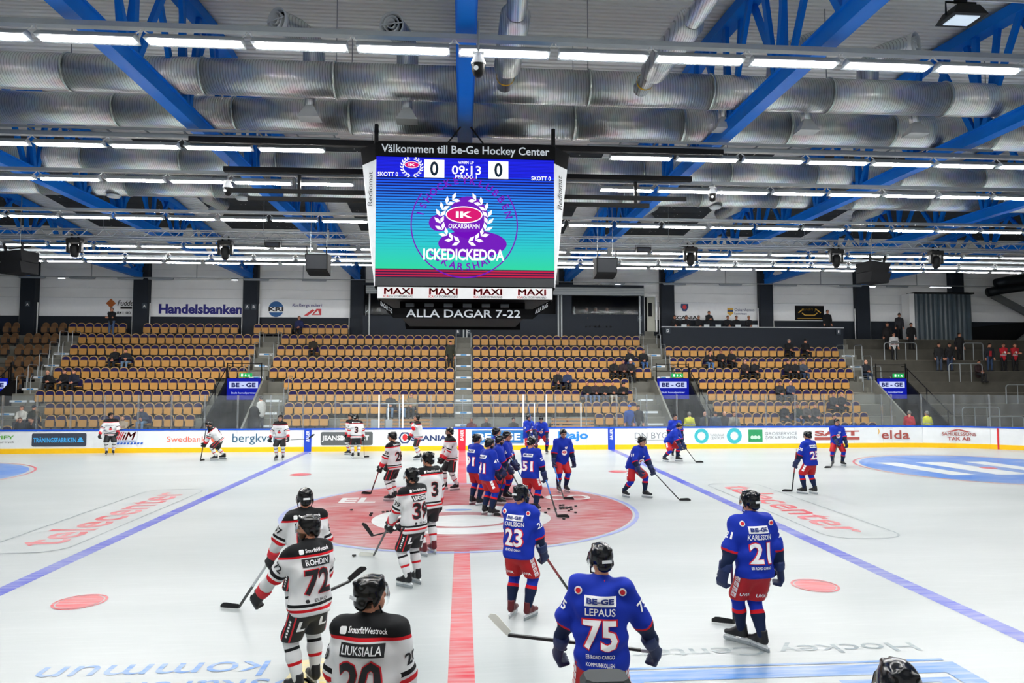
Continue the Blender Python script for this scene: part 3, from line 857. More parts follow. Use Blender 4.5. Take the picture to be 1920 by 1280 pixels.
wall_text('Oskarshamns', c_['navy'], 18.72, 8.05, 1.35, .2); wall_text('kommun', c_['navy'], 18.45, 7.8, .85, .16)
wall_shape([(-.2, .25), (.2, .25), (.2, -.12), (0, -.28), (-.2, -.12)], c_['gold'], 17.75, 7.92); wall_shape(rect(-.2, .2, -.02, .12), c_['navy'], 17.75, 7.92, .02)
sg = kid(MB().box(22.2, 24.2, WY - .04, WY - .005, 7.39, 8.36).build('wall_sign', BLACK), wall)
wall_text('SAM J', c_['gold'], 23.15, 8.08, .95, .22, .05, 0, .06)
for pts in ([(-.8, -.05), (-.45, .22), (-.4, .17), (-.75, -.1)], [(.8, -.05), (.45, .22), (.4, .17), (.75, -.1)], [(-.55, -.1), (-.35, -.26), (.35, -.26), (.55, -.1), (.5, -.06), (.33, -.2), (-.33, -.2), (-.5, -.06)]):
    wall_shape(pts, c_['gold'], 23.2, 7.95, .055)
wall_shape(rect(-.85, .85, -.02, .02), c_['gold'], 23.2, 7.5, .055)
# section letters on the columns
LET = pm('letter_plate', '3a444e', .6)
for x, y, z, s_ in ((-26.55, WY - .5, 8.0, 'A'), (-19.65, WY - .5, 7.95, 'A'), (-13.45, WY - .5, 7.95, 'A'), (-13.05, WY - .5, 7.95, 'B'), (-.3, 24.95, 6.4, 'B'), (.35, 24.95, 6.4, 'C'), (11.3, 24.95, 7.3, 'C'), (12.8, 23.93, 6.45, 'D'), (23.9, 23.93, 6.45, 'E')):
    p = kid(MB().box(x - .15, x + .15, y - .03, y - .005, z - .17, z + .17).build('section_plate', LET), wall)
    wall_text(s_, c_['white'], x, z, None, .17, .03, 0, .034, y)

# remaining walls of the hall, outside the frame
for nm, bx_ in (('wall_left', (-40.2, -40, -26, 26.4, 0, 13)), ('wall_right', (44, 44.2, -26, 26.4, 0, 13)), ('wall_near', (-40, 44, -26.2, -26, 0, 13))):
    tag(MB().box(*bx_).build(nm, WPAN), 'white hall wall', None, None, 'structure')
# press box in the middle of the wall
press = tag(empty('press_box', (2.6, 25.0, 5.9)), 'navy press box with dark windows behind the scoreboard', 'press box')
for x0, x1, z0, z1 in ((-6.2, 11.6, 6.0, 6.72), (-6.2, -3.6, 6.72, 7.4), (-.2, .6, 6.72, 7.55), (2.6, 11.6, 6.72, 7.55), (11.45, 11.6, 7.55, 8.75), (5.9, 6.9, 7.55, 8.75), (-6.2, 11.6, 9.3, 9.45)):
    kid(MB().box(x0, x1, 25.0, 25.12, z0, z1).build('front_panel', NAVY), press)
kid(MB().box(-6.2, 11.6, 25.9, 26.0, 6.0, 9.4).build('back_panel', DARK), press)
kid(MB().box(-6.2, 11.6, 25.1, 25.95, 6.66, 6.72).build('floor_panel', DARK), press)
kid(MB().box(-6.0, 11.55, 24.75, 25.05, 8.75, 9.25).build('shutter_housing', pm('shutter_grey', '8c9294', .5, .3)), press)
for k in range(4): kid(MB().box(-6.0, 11.55, 24.73, 24.75, 8.8 + .11 * k, 8.85 + .11 * k).build('shutter_slat', pm('shutter_light', 'a6acae', .5, .3)), press)
for x in (-5.8, .05, .25, 6.05, 6.25, 11.3): kid(MB().bar((x, 24.95, 6.0 if x < 6 else 6.1), (x, 24.95, 8.75), .09).build('window_post', pm('post_grey', 'aeb4b6', .5)), press)
for x0, x1, z0, z1 in ((-3.55, -.25, 6.74, 7.5), (.65, 2.55, 6.74, 7.5), (6.95, 11.4, 7.56, 8.72), (-6.1, -3.65, 7.45, 8.7)):
    kid(MB().box(x0, x1, 25.04, 25.06, z0, z1).build('window_pane', glass_mat('press_glass', (.5, .53, .56, 1), .5, .0)), press)
# door beside the press box
door = tag(empty('door_1', (12.1, 25.5, 6.5)), 'pale half open door with dark window beside the press box', 'door', None, 'structure')
for x0, x1, z0, z1 in ((11.68, 11.78, 6.5, 8.85), (12.5, 12.6, 6.5, 8.85), (11.68, 12.6, 8.78, 8.88)): kid(MB().box(x0, x1, 25.5, 25.6, z0, z1).build('door_frame', WPAN), door)
dl = kid(MB().box(11.95, 12.48, 25.62, 25.67, 6.52, 8.76).build('door_leaf', pm('door_cream', 'aeb0a4', .5)), door)
kid(MB().box(12.05, 12.28, 25.6, 25.62, 7.5, 8.4).build('door_window', DARK), dl)
kid(MB().box(11.7, 12.5, 25.9, 26.0, 6.5, 8.8).build('door_opening', DARK), door)
for i in range(2): kid(MB().box(11.15, 12.3, 24.9 + .3 * i, 25.6, 5.9, 6.2 + .3 * i).build('aisle_step', CONC), stand)
# gallery for reporters on the right
gal = tag(empty('press_gallery', (18.4, 24.0, 4.6)), 'navy gallery parapet with white top edge above the right seats', 'gallery')
kid(MB().box(12.5, 24.25, 24.0, 24.12, 4.6, 6.68).build('parapet', NAVY), gal)
kid(MB().box(12.45, 24.3, 23.96, 24.2, 6.68, 6.73).build('parapet_cap', pm('cap_white', 'c8ccce', .4)), gal)
kid(MB().box(12.5, 24.25, 24.12, WY - .52, 5.7, 6.2).build('gallery_floor', DARK), gal)
kid(MB().box(12.7, 24.0, 24.22, 24.6, 6.6, 6.64).build('desk', BLACK), gal)

# pipe with fluorescent fittings along the wall
pipe = tag(empty('wall_pipe', (0, 25.0, 9.6)), 'thin grey pipe running along the far wall above the stand', 'pipe')
kid(MB().tube([(-38, 25.0, 9.62), (42, 25.0, 9.62)], .03, 6).build('pipe_run', STEEL), pipe)
for x in (-30, -22.5, -16.3, -9.9, -3, 3, 9.8, 17, 23.4, 30): kid(MB().bar((x, 25, 9.6), (x, 25, 11.2), .035).build('hanger', STEEL), pipe)
FLON = pm('tube_lit', 'ffffff', .4, emit='f4f8ff', estr=6)
FLOF = pm('tube_off', '8d9499', .4)
for k, (x, on) in enumerate(((-25.9, 0), (-23.0, 0), (-20.2, 0), (-18.4, 0), (-12.7, 0), (-9.2, 0), (9.6, 0), (13.6, 0), (17.3, 0), (21.0, 0), (25.4, 0), (28.6, 0), (31.6, 1))):
    o = empty('wall_light', (x, 24.95, 9.56)); tag(o, f'long grey fluorescent fitting, {ORD[k + 1]} from left along the far wall pipe', 'lamp', 'fluorescent fittings on the wall pipe')
    MB().box(-.75, .75, -.06, .06, -.04, .03).build('housing', FLOF, o); MB().box(-.72, .72, -.045, .045, -.07, -.04).build('tube', FLON if on else FLOF, o)
for x in (-24.2, -14.0, 9.9, 26.9):
    o = empty('emergency_light', (x, 24.95, 9.55)); tag(o, f'small lit lamp hanging from the far wall pipe at {"left" if x < -20 else "the second column" if x < 0 else "the press box" if x < 20 else "far right"}', 'lamp')
    MB().box(-.2, .2, -.05, .05, -.02, .03).build('housing', FLOF, o); MB().box(-.18, .18, -.04, .04, -.06, -.02).build('diffuser', FLON, o)

# ---------------------------------------------------------------- ceiling, trusses
def zroof(y): return 12.75 - .075 * abs(y)
mb = MB(); prof = []
y = -26.0
while y < 26.3:
    for dy, dz in ((0, 0), (.10, 0), (.125, .055), (.175, .055)):
        prof.append((y + dy, zroof(y + dy) + dz))
    y += .2
vs = [(x, y, z) for x in (-40, 44) for y, z in prof]; n = len(prof)
mb.add(vs, [(i, i + 1, n + i + 1, n + i) for i in range(n - 1)])
ceiling = tag(mb.build('ceiling', CEIL), 'white corrugated metal roof of the arena', None, None, 'structure')
sol = ceiling.modifiers.new('t', 'SOLIDIFY'); sol.thickness = .01
colT = [6.67 * k for k in range(-5, 6)]
def panel(x0, x1, y0, y1):
    z0, z1 = zroof(y0) - .05, zroof(y1) - .05
    return MB().add([(x0, y0, z0), (x1, y0, z0), (x1, y1, z1), (x0, y1, z1), (x0, y0, z0 - .04), (x1, y0, z0 - .04), (x1, y1, z1 - .04), (x0, y1, z1 - .04)],
                    [(0, 1, 2, 3), (7, 6, 5, 4), (0, 4, 5, 1), (2, 6, 7, 3), (1, 5, 6, 2), (0, 3, 7, 4)])
wash = MB()
for k in range(-5, 5):
    a, b = 6.67 * k, 6.67 * (k + 1)
    a, b = (a + .15, b - 1.25) if k >= 0 else (a + 1.25, b - .15)
    for j in range(9):
        y0 = 7.2 + 1.25 * j
        for q in range(2):
            x0 = a + (b - a) * q / 2; x1 = a + (b - a) * (q + 1) / 2
            panel(x0 + .008, x1 - .008, y0 + .008, y0 + 1.242).build('acoustic_panel', PANELD, ceiling)
            for w in range(5):
                px, py = random.uniform(x0 + .1, x1 - .1), random.uniform(y0 + .1, y0 + 1.1)
                z = zroof(py) - .092
                s_ = .022
                wash.add([(px - s_, py - s_, z), (px + s_, py - s_, z), (px + s_, py + s_, z), (px - s_, py + s_, z)], [(0, 1, 2, 3)])
tag(wash.build('panel_washers', pm('washer_white', 'dcdcd8', .5), ceiling), None, None, None, 'stuff')

zc = lambda y: 9.45 + .0075 * (y + 7)      # underside of bottom chord
zt = lambda y: zroof(y) - .12
TY0, TY1 = -16.5, 25.9
def make_truss():
    o = empty('roof_truss', (0, 25.9, 9.5))
    inv = lambda ob: kid(ob, o)
    mb = MB(); mb.bar((0, TY0, zc(TY0) + .17), (0, TY1, zc(TY1) + .17), .30, .34)
    c = inv(mb.build('bottom_chord', TRUSS))
    for s_ in (-1, 1):
        e = MB(); e.bar((s_ * .17, TY0, zc(TY0) + .32), (s_ * .17, TY1, zc(TY1) + .32), .05, .04)
        kid(e.build('flange', TRUSS), c)
    for a, b in ((TY0, 0.0), (0.0, TY1)):
        inv(MB().bar((0, a, zt(a) - .15), (0, b, zt(b) - .15), .42, .28).build('top_chord', TRUSS))
    k = 0
    y = -15.0
    while y < 25.5:
        for d in (-1.5, -.55, .0, .55, 1.5):
            yy = min(y + d, 25.7); k += 1
            xo = .09 if k % 2 else -.09
            if d in (-1.5, 1.5) or True:
                inv(MB().bar((xo, y + d * .12, zc(y) + .3), (xo, yy, zt(yy) - .2), .15 if abs(d) > .1 else .18, .10, (1, 0, 0)).build('web_member', TRUSS))
        y += 2.7
    # end bracket at the column
    inv(MB().bar((0, 25.75, zt(25.7) - .2), (0, 24.2, zc(24.2) + .25), .12).build('end_brace', TRUSS))
    return o
tr0 = make_truss()
trl = {0: 'blue steel roof truss running straight over the scoreboard', -1: 'blue roof truss first to the left of the scoreboard', 1: 'blue roof truss first to the right of the scoreboard',
       -2: 'blue roof truss second to the left of the scoreboard', 2: 'blue roof truss second to the right of the scoreboard', -3: 'blue roof truss third to the left of the scoreboard',
       3: 'blue roof truss third to the right of the scoreboard', -4: 'blue roof truss at far left above the brown seats', 4: 'blue roof truss at far right above the standing terrace'}
for k in range(-4, 5):
    o = tr0 if k == 0 else copy_tree(tr0)
    o.location.x = 6.67 * k + .04
    tag(o, trl[k], 'roof truss', 'blue roof trusses')

# ---------------------------------------------------------------- ducts
def duct_mat(name, col, freq):
    m = bpy.data.materials.new(name); m.use_nodes = True
    nt = m.node_tree; b = nt.nodes['Principled BSDF']
    tc = nt.nodes.new('ShaderNodeTexCoord')
    w = nt.nodes.new('ShaderNodeTexWave'); w.wave_type = 'BANDS'; w.bands_direction = 'X'; w.wave_profile = 'SIN'
    mp = nt.nodes.new('ShaderNodeMapping'); mp.inputs['Rotation'].default_value = (0, .06, .06)
    nt.links.new(tc.outputs['Object'], mp.inputs[0]); nt.links.new(mp.outputs[0], w.inputs[0])
    w.inputs['Scale'].default_value = freq
    cr = nt.nodes.new('ShaderNodeValToRGB')
    c = lin(col)
    cr.color_ramp.elements[0].position = .02; cr.color_ramp.elements[0].color = tuple(v * .55 for v in c[:3]) + (1,)
    cr.color_ramp.elements[1].position = .22; cr.color_ramp.elements[1].color = c
    nt.links.new(w.outputs['Color'], cr.inputs[0])
    nz = nt.nodes.new('ShaderNodeTexNoise'); nz.inputs['Scale'].default_value = 3
    nt.links.new(tc.outputs['Object'], nz.inputs[0])
    mx = nt.nodes.new('ShaderNodeMix'); mx.data_type = 'RGBA'; mx.blend_type = 'MULTIPLY'; mx.inputs[0].default_value = .3
    nt.links.new(cr.outputs[0], mx.inputs[6]); nt.links.new(nz.outputs['Color'], mx.inputs[7])
    nt.links.new(mx.outputs[2], b.inputs['Base Color'])
    b.inputs['Metallic'].default_value = .8; b.inputs['Roughness'].default_value = .33
    bp = nt.nodes.new('ShaderNodeBump'); bp.inputs['Strength'].default_value = .1; bp.inputs['Distance'].default_value = .02
    nt.links.new(w.outputs['Fac'], bp.inputs['Height']); nt.links.new(bp.outputs[0], b.inputs['Normal'])
    return m
DUCT = duct_mat('spiral_duct', 'eef0f0', 5.2)
DUCTS = duct_mat('spiral_branch', 'e2e6e6', 7.0)
HOODW = pm('hood_white', 'd4d8d8', .5, .2)
sec = MB().tube([(0, 0, 0), (2.98, 0, 0)], .41, 32).mesh('duct_section', DUCT, True)
secL = MB().tube([(0, 0, 0), (2.98, 0, 0)], .46, 32).mesh('duct_section', DUCT, True)
flg = MB().tube([(-.02, 0, 0), (.02, 0, 0)], .435, 32).mesh('joint_ring', DUCTS)
flgL = MB().tube([(-.03, 0, 0), (.03, 0, 0)], .485, 32).mesh('joint_ring', DUCTS)
dl_ = ['thick spiral duct nearest the camera, just under the ceiling', 'second thick spiral duct, directly in front of the scoreboard top', 'third spiral duct, behind the second lamp row', 'farthest of the four long spiral ducts']
ducts = []
for k, (y, z) in enumerate(((-1.92, 10.38), (.29, 10.38), (4.45, 10.38), (7.3, 10.38))):
    o = tag(empty('ventilation_duct', (-30, y, z)), dl_[k], 'duct', 'long spiral ducts under the roof')
    for q in range(25):
        x = 3.0 * q
        lg = (k == 1 and -30 + x > -4.5) or (k == 0 and -30 + x > 12)
        link('duct_section', secL if lg else sec, o, (x, 0, 0)); link('joint_ring', flgL if lg else flg, o, (x, 0, 0))
        if q % 2: MB().bar((x, 0, .4), (x, 0, zroof(y) - z), .02).build('hanger_rod', STEEL, o)
    ducts.append(o)
def branch(o, pts, r, mouth=None, nm='branch_pipe', m=None):
    off = Vector(o.location)
    p = [Vector(q) - off for q in pts]
    b = MB().tube(p, r, 20, cap=False).build(nm, m or DUCTS, o, True)
    if mouth:
        d = (p[-1] - p[-2]).normalized()
        rr = r if not isinstance(r, list) else r[-1]
        for q, (ra, rb, h) in enumerate(((rr * 1.12, rr * .95, .0), (rr * .72, rr * .6, .03), (rr * .42, rr * .3, .05))):
            MB().lathe([(rb, -.12), (ra, .02 + h), (ra * .92, .03 + h), (rb * .9, -.1)], p[-1], d, 20).build('nozzle_ring', HOODW, b, True)
        u = d.cross(Vector((0, 0, 1))).normalized()
        MB().bar(p[-1] + u * rr + d * .05, p[-1] - u * rr + d * .05, .02).build('nozzle_bar', HOODW, b)
        MB().lathe([(0, -.15), (rr * .93, -.15)], p[-1], d, 20).build('nozzle_back', DARK, b)
D0 = ducts[0]
for x, s_ in ((-3.55, -1), (-1.35, -.45), (7.8, 1), (10.15, 1)):
    branch(D0, [(x, -1.75, 10.7), (x, -1.8, 11.1), (x + .04 * s_, -1.88, 11.27), (x + .14 * s_, -2.0, 11.36), (x + .28 * s_, -2.2, 11.4), (x + .62 * s_, -2.72, 11.36)], .26, True)
for x, s_ in ((.95, .05), (4.2, .28)):
    y0 = -2.25
    branch(D0, [(x, y0, 10.25), (x + .25 * s_, -3.0, 10.3)], .19)
    branch(D0, [(x + .25 * s_, -3.0, 10.3), (x + .3 * s_, -3.1, 10.3), (x + 1.0 * s_, -5.0, 10.42), (x + 1.05 * s_, -5.1, 10.42)], [.2, .3, .3, .2], None, 'silencer')
    branch(D0, [(x + 1.05 * s_, -5.1, 10.42), (x + 1.5 * s_, -6.2, 10.55)], .2)
    MB().lathe([(.2, -.03), (.21, 0), (.2, .03)], Vector((x + .08 * s_, -2.6, 10.28)) - Vector(D0.location), (0, 1, 0), 16).build('damper_band', pm('damper_yellow', 'd8a820', .5), D0)
for x in (-3.7, -1.38, 6.55, 8.7, 11.6):
    hd = Vector((x, -1.45, 10.05)) - Vector(D0.location)
    b = MB().tube([hd + Vector((0, 0, .2)), hd + Vector((0, 0, -.12))], .13, 16).build('outlet_neck', DUCTS, D0, True)
    mb = MB(); q = hd + Vector((0, 0, -.1))
    top = [q + Vector((sx * .08, sy * .08, 0)) for sx, sy in ((-1, -1), (1, -1), (1, 1), (-1, 1))]
    bot = [q + Vector((sx * .26, sy * .2, -.34)) for sx, sy in ((-1, -1), (1, -1), (1, 1), (-1, 1))]
    mb.add(top + bot, [(0, 1, 5, 4), (1, 2, 6, 5), (2, 3, 7, 6), (3, 0, 4, 7), (4, 5, 6, 7), (3, 2, 1, 0)])
    mb.build('outlet_hood', HOODW, b)
for x, s_ in ((-9.4, -1), (7.2, 1), (10.6, 1), (16.5, 1)):
    branch(ducts[3], [(x, 7.6, 10.4), (x + .3 * s_, 8.4, 10.3), (x - .5 * s_ * 0, 9.2, 10.2), (x + .6 * s_, 10.2, 10.1)], .27, True)
for x in (-12.5, -8.0, 1.9, 6.9, 9.6): MB().lathe([(.0, -.52), (.2, -.5), (.24, -.44), (.12, -.36)], (x + 30, -.1, 0), n=16).build('round_diffuser', HOODW, ducts[3])

# ---------------------------------------------------------------- lamp rows
LAMP = pm('lamp_light', 'ffffff', .4, emit='fffdfa', estr=LAMP_POWER)
LHOUS = pm('lamp_housing', '9fa6aa', .35, .5)
LHOOK = pm('lamp_hook_white', 'd9dcdc', .5)
hous = MB(); hous.add([(-.8, -.05, .1), (.8, -.05, .1), (.8, .05, .1), (-.8, .05, .1), (-.8, -.16, -.02), (.8, -.16, -.02), (.8, .16, -.02), (-.8, .16, -.02)],
                      [(0, 1, 2, 3), (0, 4, 5, 1), (1, 5, 6, 2), (2, 6, 7, 3), (3, 7, 4, 0), (7, 6, 5, 4)])
hous = hous.mesh('housing', LHOUS)
diff = MB().box(-.75, .75, -.045, .045, -.045, -.021).mesh('diffuser', LAMP)
hk = MB(); hk.tube([(-.13, 0, .1), (-.04, 0, .16), (0, 0, .3)], .014, 5); hook1 = hk.mesh('hook', LHOOK)
hk = MB(); hk.tube([(.13, 0, .1), (.04, 0, .16), (0, 0, .3)], .014, 5); hook2 = hk.mesh('hook', LHOOK)
LROWS = [(-6.2, 9.07, -7.21, 9.5), (-.9, 9.04, -10.41, 14), (1.8, 8.97, -11.88, 16), (6.41, 8.97, -13.86, 20), (10.6, 8.79, -14.9, 23), (11.71, 8.51, -14.2, 24), (14.61, 8.82, -15.6, 26)]
rown = ['nearest', 'second', 'third', 'fourth', 'fifth', 'sixth', 'farthest']
for k, (y, z, ph, lim) in enumerate(LROWS):
    rail = tag(empty('lamp_rail', (0, y, z + .2)), f'grey rail carrying the {rown[k]} row of ceiling lamps', 'rail', 'lamp rails')
    gap = (-3.1, 3.2) if k == 1 else (-2.6, 2.7) if k == 2 else None
    for a, b in ([(-lim - 4, gap[0]), (gap[1], lim + 6)] if gap else [(-lim - 4, lim + 6)]): MB().box(a, b, -.07, .07, 0, .09).build('rail_beam', LHOUS, rail)
    if k in (1, 4):
        for s_ in (-1, 1):
            for a, b in ([(-lim, gap[0]), (gap[1], lim)] if gap else [(-lim, lim)]): MB().bar((a, .18 * s_, .16), (b, .18 * s_, .16), .025, .06).build('tray_side', STEEL, rail)
        for q in [q for q in range(int(lim * 2 / .9)) if not gap or not gap[0] < -lim + .9 * q < gap[1]]: MB().bar((-lim + .9 * q, -.18, .14), (-lim + .9 * q, .18, .14), .03).build('tray_rung', STEEL, rail)
    x = ph + .88
    Yd = y + 17.89
    while x > -.74 * Yd: x -= 1.76
    x += 1.76; j = 0
    while x < .96 * Yd:
        if gap and gap[0] - .7 < x < gap[1] + .7: x += 1.76; continue
        j += 1
        o = tag(empty('ceiling_lamp', (x, y, z)), f'bright linear lamp, {ORD[j]} from left in the {rown[k]} lamp row', 'lamp', 'linear lamps under the roof')
        link('housing', hous, o); link('diffuser', diff, o)
        link('hook', hook1, o, (.88, 0, 0)); link('hook', hook2, o, (-.88, 0, 0))
        x += 1.76
# the rows over the near side of the rink, behind the photographer
for k, (y, z) in enumerate(((-11.5, 9.0), (-14.2, 8.9))):
    for q in range(13):
        o = tag(empty('ceiling_lamp', (-10.6 + 1.76 * q, y, z)), f'linear lamp, {ORD[q + 1]} of the {("", "second ")[k]}row above the near boards', 'lamp', 'linear lamps above the near side')
        link('housing', hous, o); link('diffuser', diff, o)
# ================================================================ SCOREBOARD
sb = tag(empty('scoreboard', (.05, 0, 4.8)), 'big hanging video cube showing the club crest and the score', 'scoreboard')
JX0, JX1, JY = -2.02, 2.14, -2.1
JC = (JX0 + JX1) / 2; JH = (JX1 - JX0) / 2
kid(MB().box(JX0 + .05, JX1 - .05, -2.02, 2.02, 5.5, 8.8).build('core', BLACK), sb)
JW = pm('scoreboard_white', 'e2e6e8', .3); JB = pm('scoreboard_black', '040507', .7, spec=.1)
def screen_face():
    m = bpy.data.materials.new('led_screen'); m.use_nodes = True
    nt = m.node_tree; b = nt.nodes['Principled BSDF']
    b.inputs['Base Color'].default_value = (.004, .004, .005, 1); b.inputs['Roughness'].default_value = .5; b.inputs['Specular IOR Level'].default_value = .03
    tc = nt.nodes.new('ShaderNodeTexCoord'); sp = nt.nodes.new('ShaderNodeSeparateXYZ'); nt.links.new(tc.outputs['Object'], sp.inputs[0])
    mr = nt.nodes.new('ShaderNodeMapRange'); mr.inputs[1].default_value = 5.86 - 4.8; mr.inputs[2].default_value = 8.1 - 4.8
    nt.links.new(sp.outputs[2], mr.inputs[0])
    cr = nt.nodes.new('ShaderNodeValToRGB'); e = cr.color_ramp.elements
    e[0].position = 0; e[0].color = lin('2fd8a0'); e[1].position = 1; e[1].color = lin('0f3cf0')
    for p_, c in ((.35, '27c4d8'), (.62, '2b9cf2')):
        q = e.new(p_); q.color = lin(c)
    nt.links.new(mr.outputs[0], cr.inputs[0])
    fm = nt.nodes.new('ShaderNodeMath'); fm.operation = 'MULTIPLY'; fm.inputs[1].default_value = 15.5; nt.links.new(sp.outputs[2], fm.inputs[0])
    fr = nt.nodes.new('ShaderNodeMath'); fr.operation = 'FRACT'; nt.links.new(fm.outputs[0], fr.inputs[0])
    th = nt.nodes.new('ShaderNodeMath'); th.operation = 'MULTIPLY_ADD'; th.inputs[1].default_value = .62; th.inputs[2].default_value = -.12
    nt.links.new(mr.outputs[0], th.inputs[0])
    gt = nt.nodes.new('ShaderNodeMath'); gt.operation = 'GREATER_THAN'; nt.links.new(fr.outputs[0], gt.inputs[0]); nt.links.new(th.outputs[0], gt.inputs[1])
    mx = nt.nodes.new('ShaderNodeMix'); mx.data_type = 'RGBA'; mx.inputs[6].default_value = lin('0a1060')
    nt.links.new(gt.outputs[0], mx.inputs[0]); nt.links.new(cr.outputs[0], mx.inputs[7])
    nt.links.new(mx.outputs[2], b.inputs['Emission Color']); b.inputs['Emission Strength'].default_value = .92
    return m
LED = screen_face()
def jbox(name, x0, x1, z0, z1, d, m): return kid(MB().box(x0, x1, JY - d, JY + .08, z0, z1).build(name, m), sb)
scr = jbox('led_screen', JX0, JX1, 5.9, 8.52, .0, LED)
L_BLUE = screen_mat('led_blue', '1820ea', .85, 30); L_WHITE = screen_mat('led_white', 'ffffff', 1.1); L_PUR = screen_mat('led_purple', '7a14c8', .8)
L_MAG = screen_mat('led_magenta', 'e8107a', .8); L_RED = screen_mat('led_red', 'd0224c', .8); L_DK = screen_mat('led_dark', '102a40', .6); L_DIM = screen_mat('led_plum', '50205a', .5)
jbox('score_band', JX0, JX1, 8.08, 8.52, .006, L_BLUE)
jbox('lower_strip', JX0, JX1, 5.5, 5.9, .0, pm('screen_off', '2a2d31', .5))
for k, z in enumerate((5.84, 5.78, 5.72)): jbox('ticker_line', JX0, JX1, z, z + .03, .008, L_RED)
jbox('ticker_back', JX0, JX1, 5.70, 5.88, .005, L_DIM)
jbox('header', JX0 - .02, JX1 + .02, 8.52, 8.84, .06, JB)
def jt(s, m, x, z, w, h=None, bold=0.0, d=.012, shear=0, p=None):
    return kid(text('screen_lettering', s, m, frame((x, JY, z), (1, 0, 0), (0, 0, 1)), w, h, None, bold, shear, d), p or sb)
def js(pts, m, x, z, d=.012): return kid(poly('screen_shape', pts, m, frame((x, JY, z), (1, 0, 0), (0, 0, 1)), None, d), sb)
HT = pm('header_lettering', 'c8d0d8', .4)
jt('Välkommen till Be-Ge Hockey Center', HT, JC, 8.675, 3.92, .25, .03, .065)
jt('WARM UP', L_WHITE, .06, 8.42, .36, .07, .03); jt('09:13', L_WHITE, .07, 8.24, .68, .21, .03); jt('PERIOD 1', L_WHITE, .06, 8.08, .5, .085, .03)
for x in (-.68, .82):
    js(rect(-.235, .235, -.21, .21), L_WHITE, x, 8.26); jt('0', L_DK, x, 8.26, .19, .34, .06, .016)
jt('SKOTT 0', L_WHITE, -1.75, 8.11, .47, .1, .04); jt('SKOTT 0', L_WHITE, 1.83, 8.08, .46, .1, .04)
def wreath(cx, cz, r, n, lf, d):
    for s_ in (-1, 1):
        for k in range(n):
            a = R(-80 + 140 * k / (n - 1))
            px, pz = cx + s_ * r * math.cos(a), cz + r * math.sin(a) * .95
            for t in (-1, 1):
                M = frame((px, JY, pz), (1, 0, 0), (0, 0, 1)) @ Matrix.Rotation((a + PI / 2 + t * .6) if s_ > 0 else (PI - a - PI / 2 - t * .6), 4, 'Z')
                kid(poly('wreath_leaf', [(0, 0), (lf * .5, lf * .22), (lf, 0), (lf * .5, -lf * .22)], L_WHITE, M, None, d), sb)
def crest(cx, cz, k, d):
    wreath(cx, cz, .56 * k, 9, .2 * k, d)
    js(circ(.43 * k, 36, ry=.2 * k), L_WHITE, cx, cz + .12 * k, d + .004)
    js(circ(.405 * k, 36, ry=.175 * k), L_MAG, cx, cz + .12 * k, d + .006)
    jt('IK', L_WHITE, cx, cz + .12 * k, .38 * k, .15 * k, .08, d + .008)
    if k > .6:
        jt('OSKARSHAMN', L_WHITE, cx, cz - .15 * k, .72 * k, .11 * k, .02, d + .004)
        js(circ(.43 * k, 24, ry=.2 * k, a0=PI + .1, a1=2 * PI - .1)[0:24], L_PUR, cx, cz - .09 * k, d - .004)
crest(-1.2, 8.29, .4, .012)
o = ringmesh('crest_ring', 1.22, 1.25, L_PUR, frame((.03, JY, 6.94), (1, 0, 0), (0, 0, 1)), None, .01, 60, -PI * 1.2, PI * .2); kid(o, sb)
def arc_text(s, r, a0, a1, h, m, up):
    for k, ch in enumerate(s):
        a = a0 + (a1 - a0) * k / (len(s) - 1)
        M = frame((.03 + r * math.cos(R(a)), JY, 6.94 + r * math.sin(R(a))), (1, 0, 0), (0, 0, 1)) @ Matrix.Rotation(R(a - 90 if up else a + 90), 4, 'Z')
        if ch != ' ': kid(text('crest_letter', ch, m, M, None, h, None, .06, 0, .011), sb)
arc_text('ISHOCKEYKLUBBEN', 1.06, 166, 14, .17, L_PUR, True)
arc_text('OSKARSHAMN', .98, 222, 318, .17, L_PUR, False)
js(circ(.46, 30, ry=.5), L_PUR, .12, 7.12, .009); js(circ(.8, 30, ry=.32), L_PUR, .22, 6.5, .009); js(circ(.25, 20, ry=.2), L_PUR, -.55, 6.98, .009)
crest(.02, 7.06, 1.0, .016)
jt('ICKEDICKEDOA', L_WHITE, .02, 6.24, 1.88, .27, .06, .024)
# tapering white corner wings
def quad(name, pts, m, t=(0, .05, 0)):
    mb = MB(); vs = [Vector(p) for p in pts]; vs += [v + Vector(t) for v in vs]; n = len(pts)
    mb.add(vs, [tuple(range(n)), tuple(range(2 * n - 1, n - 1, -1))] + [(i, (i + 1) % n, n + (i + 1) % n, n + i) for i in range(n)])
    return kid(mb.build(name, m), sb)
for s_, x in ((-1, JX0), (1, JX1)):
    quad('corner_wing', [(x, JY - .01, 5.5), (x, JY - .01, 8.45), (x + s_ * .36, JY + .3, 8.4), (x + s_ * .03, JY + .1, 5.5)], JW)
    quad('wing_cap', [(x, JY - .02, 8.45), (x, JY - .02, 8.84), (x + s_ * .42, JY + .35, 8.8), (x + s_ * .36, JY + .3, 8.4)], JB)
    o = text('wing_lettering', 'Rediomat', c_['black'], frame((x + s_ * .15, JY + .1, 7.78), (0, 0, 1), (-1, 0, 0)), .82, .12, None, 0, .2, -.12 if False else .0)
    for v in o.data.vertices: v.co.y = JY - .01 + .31 * abs(v.co.x - x) / .36 - .02
    kid(o, sb)
    # sides of the cube
    kid(MB().box(*(sorted((x + s_ * .0, x + s_ * .06))), -1.7, 1.9, 5.5, 8.8).build('side_screen', JB), sb)
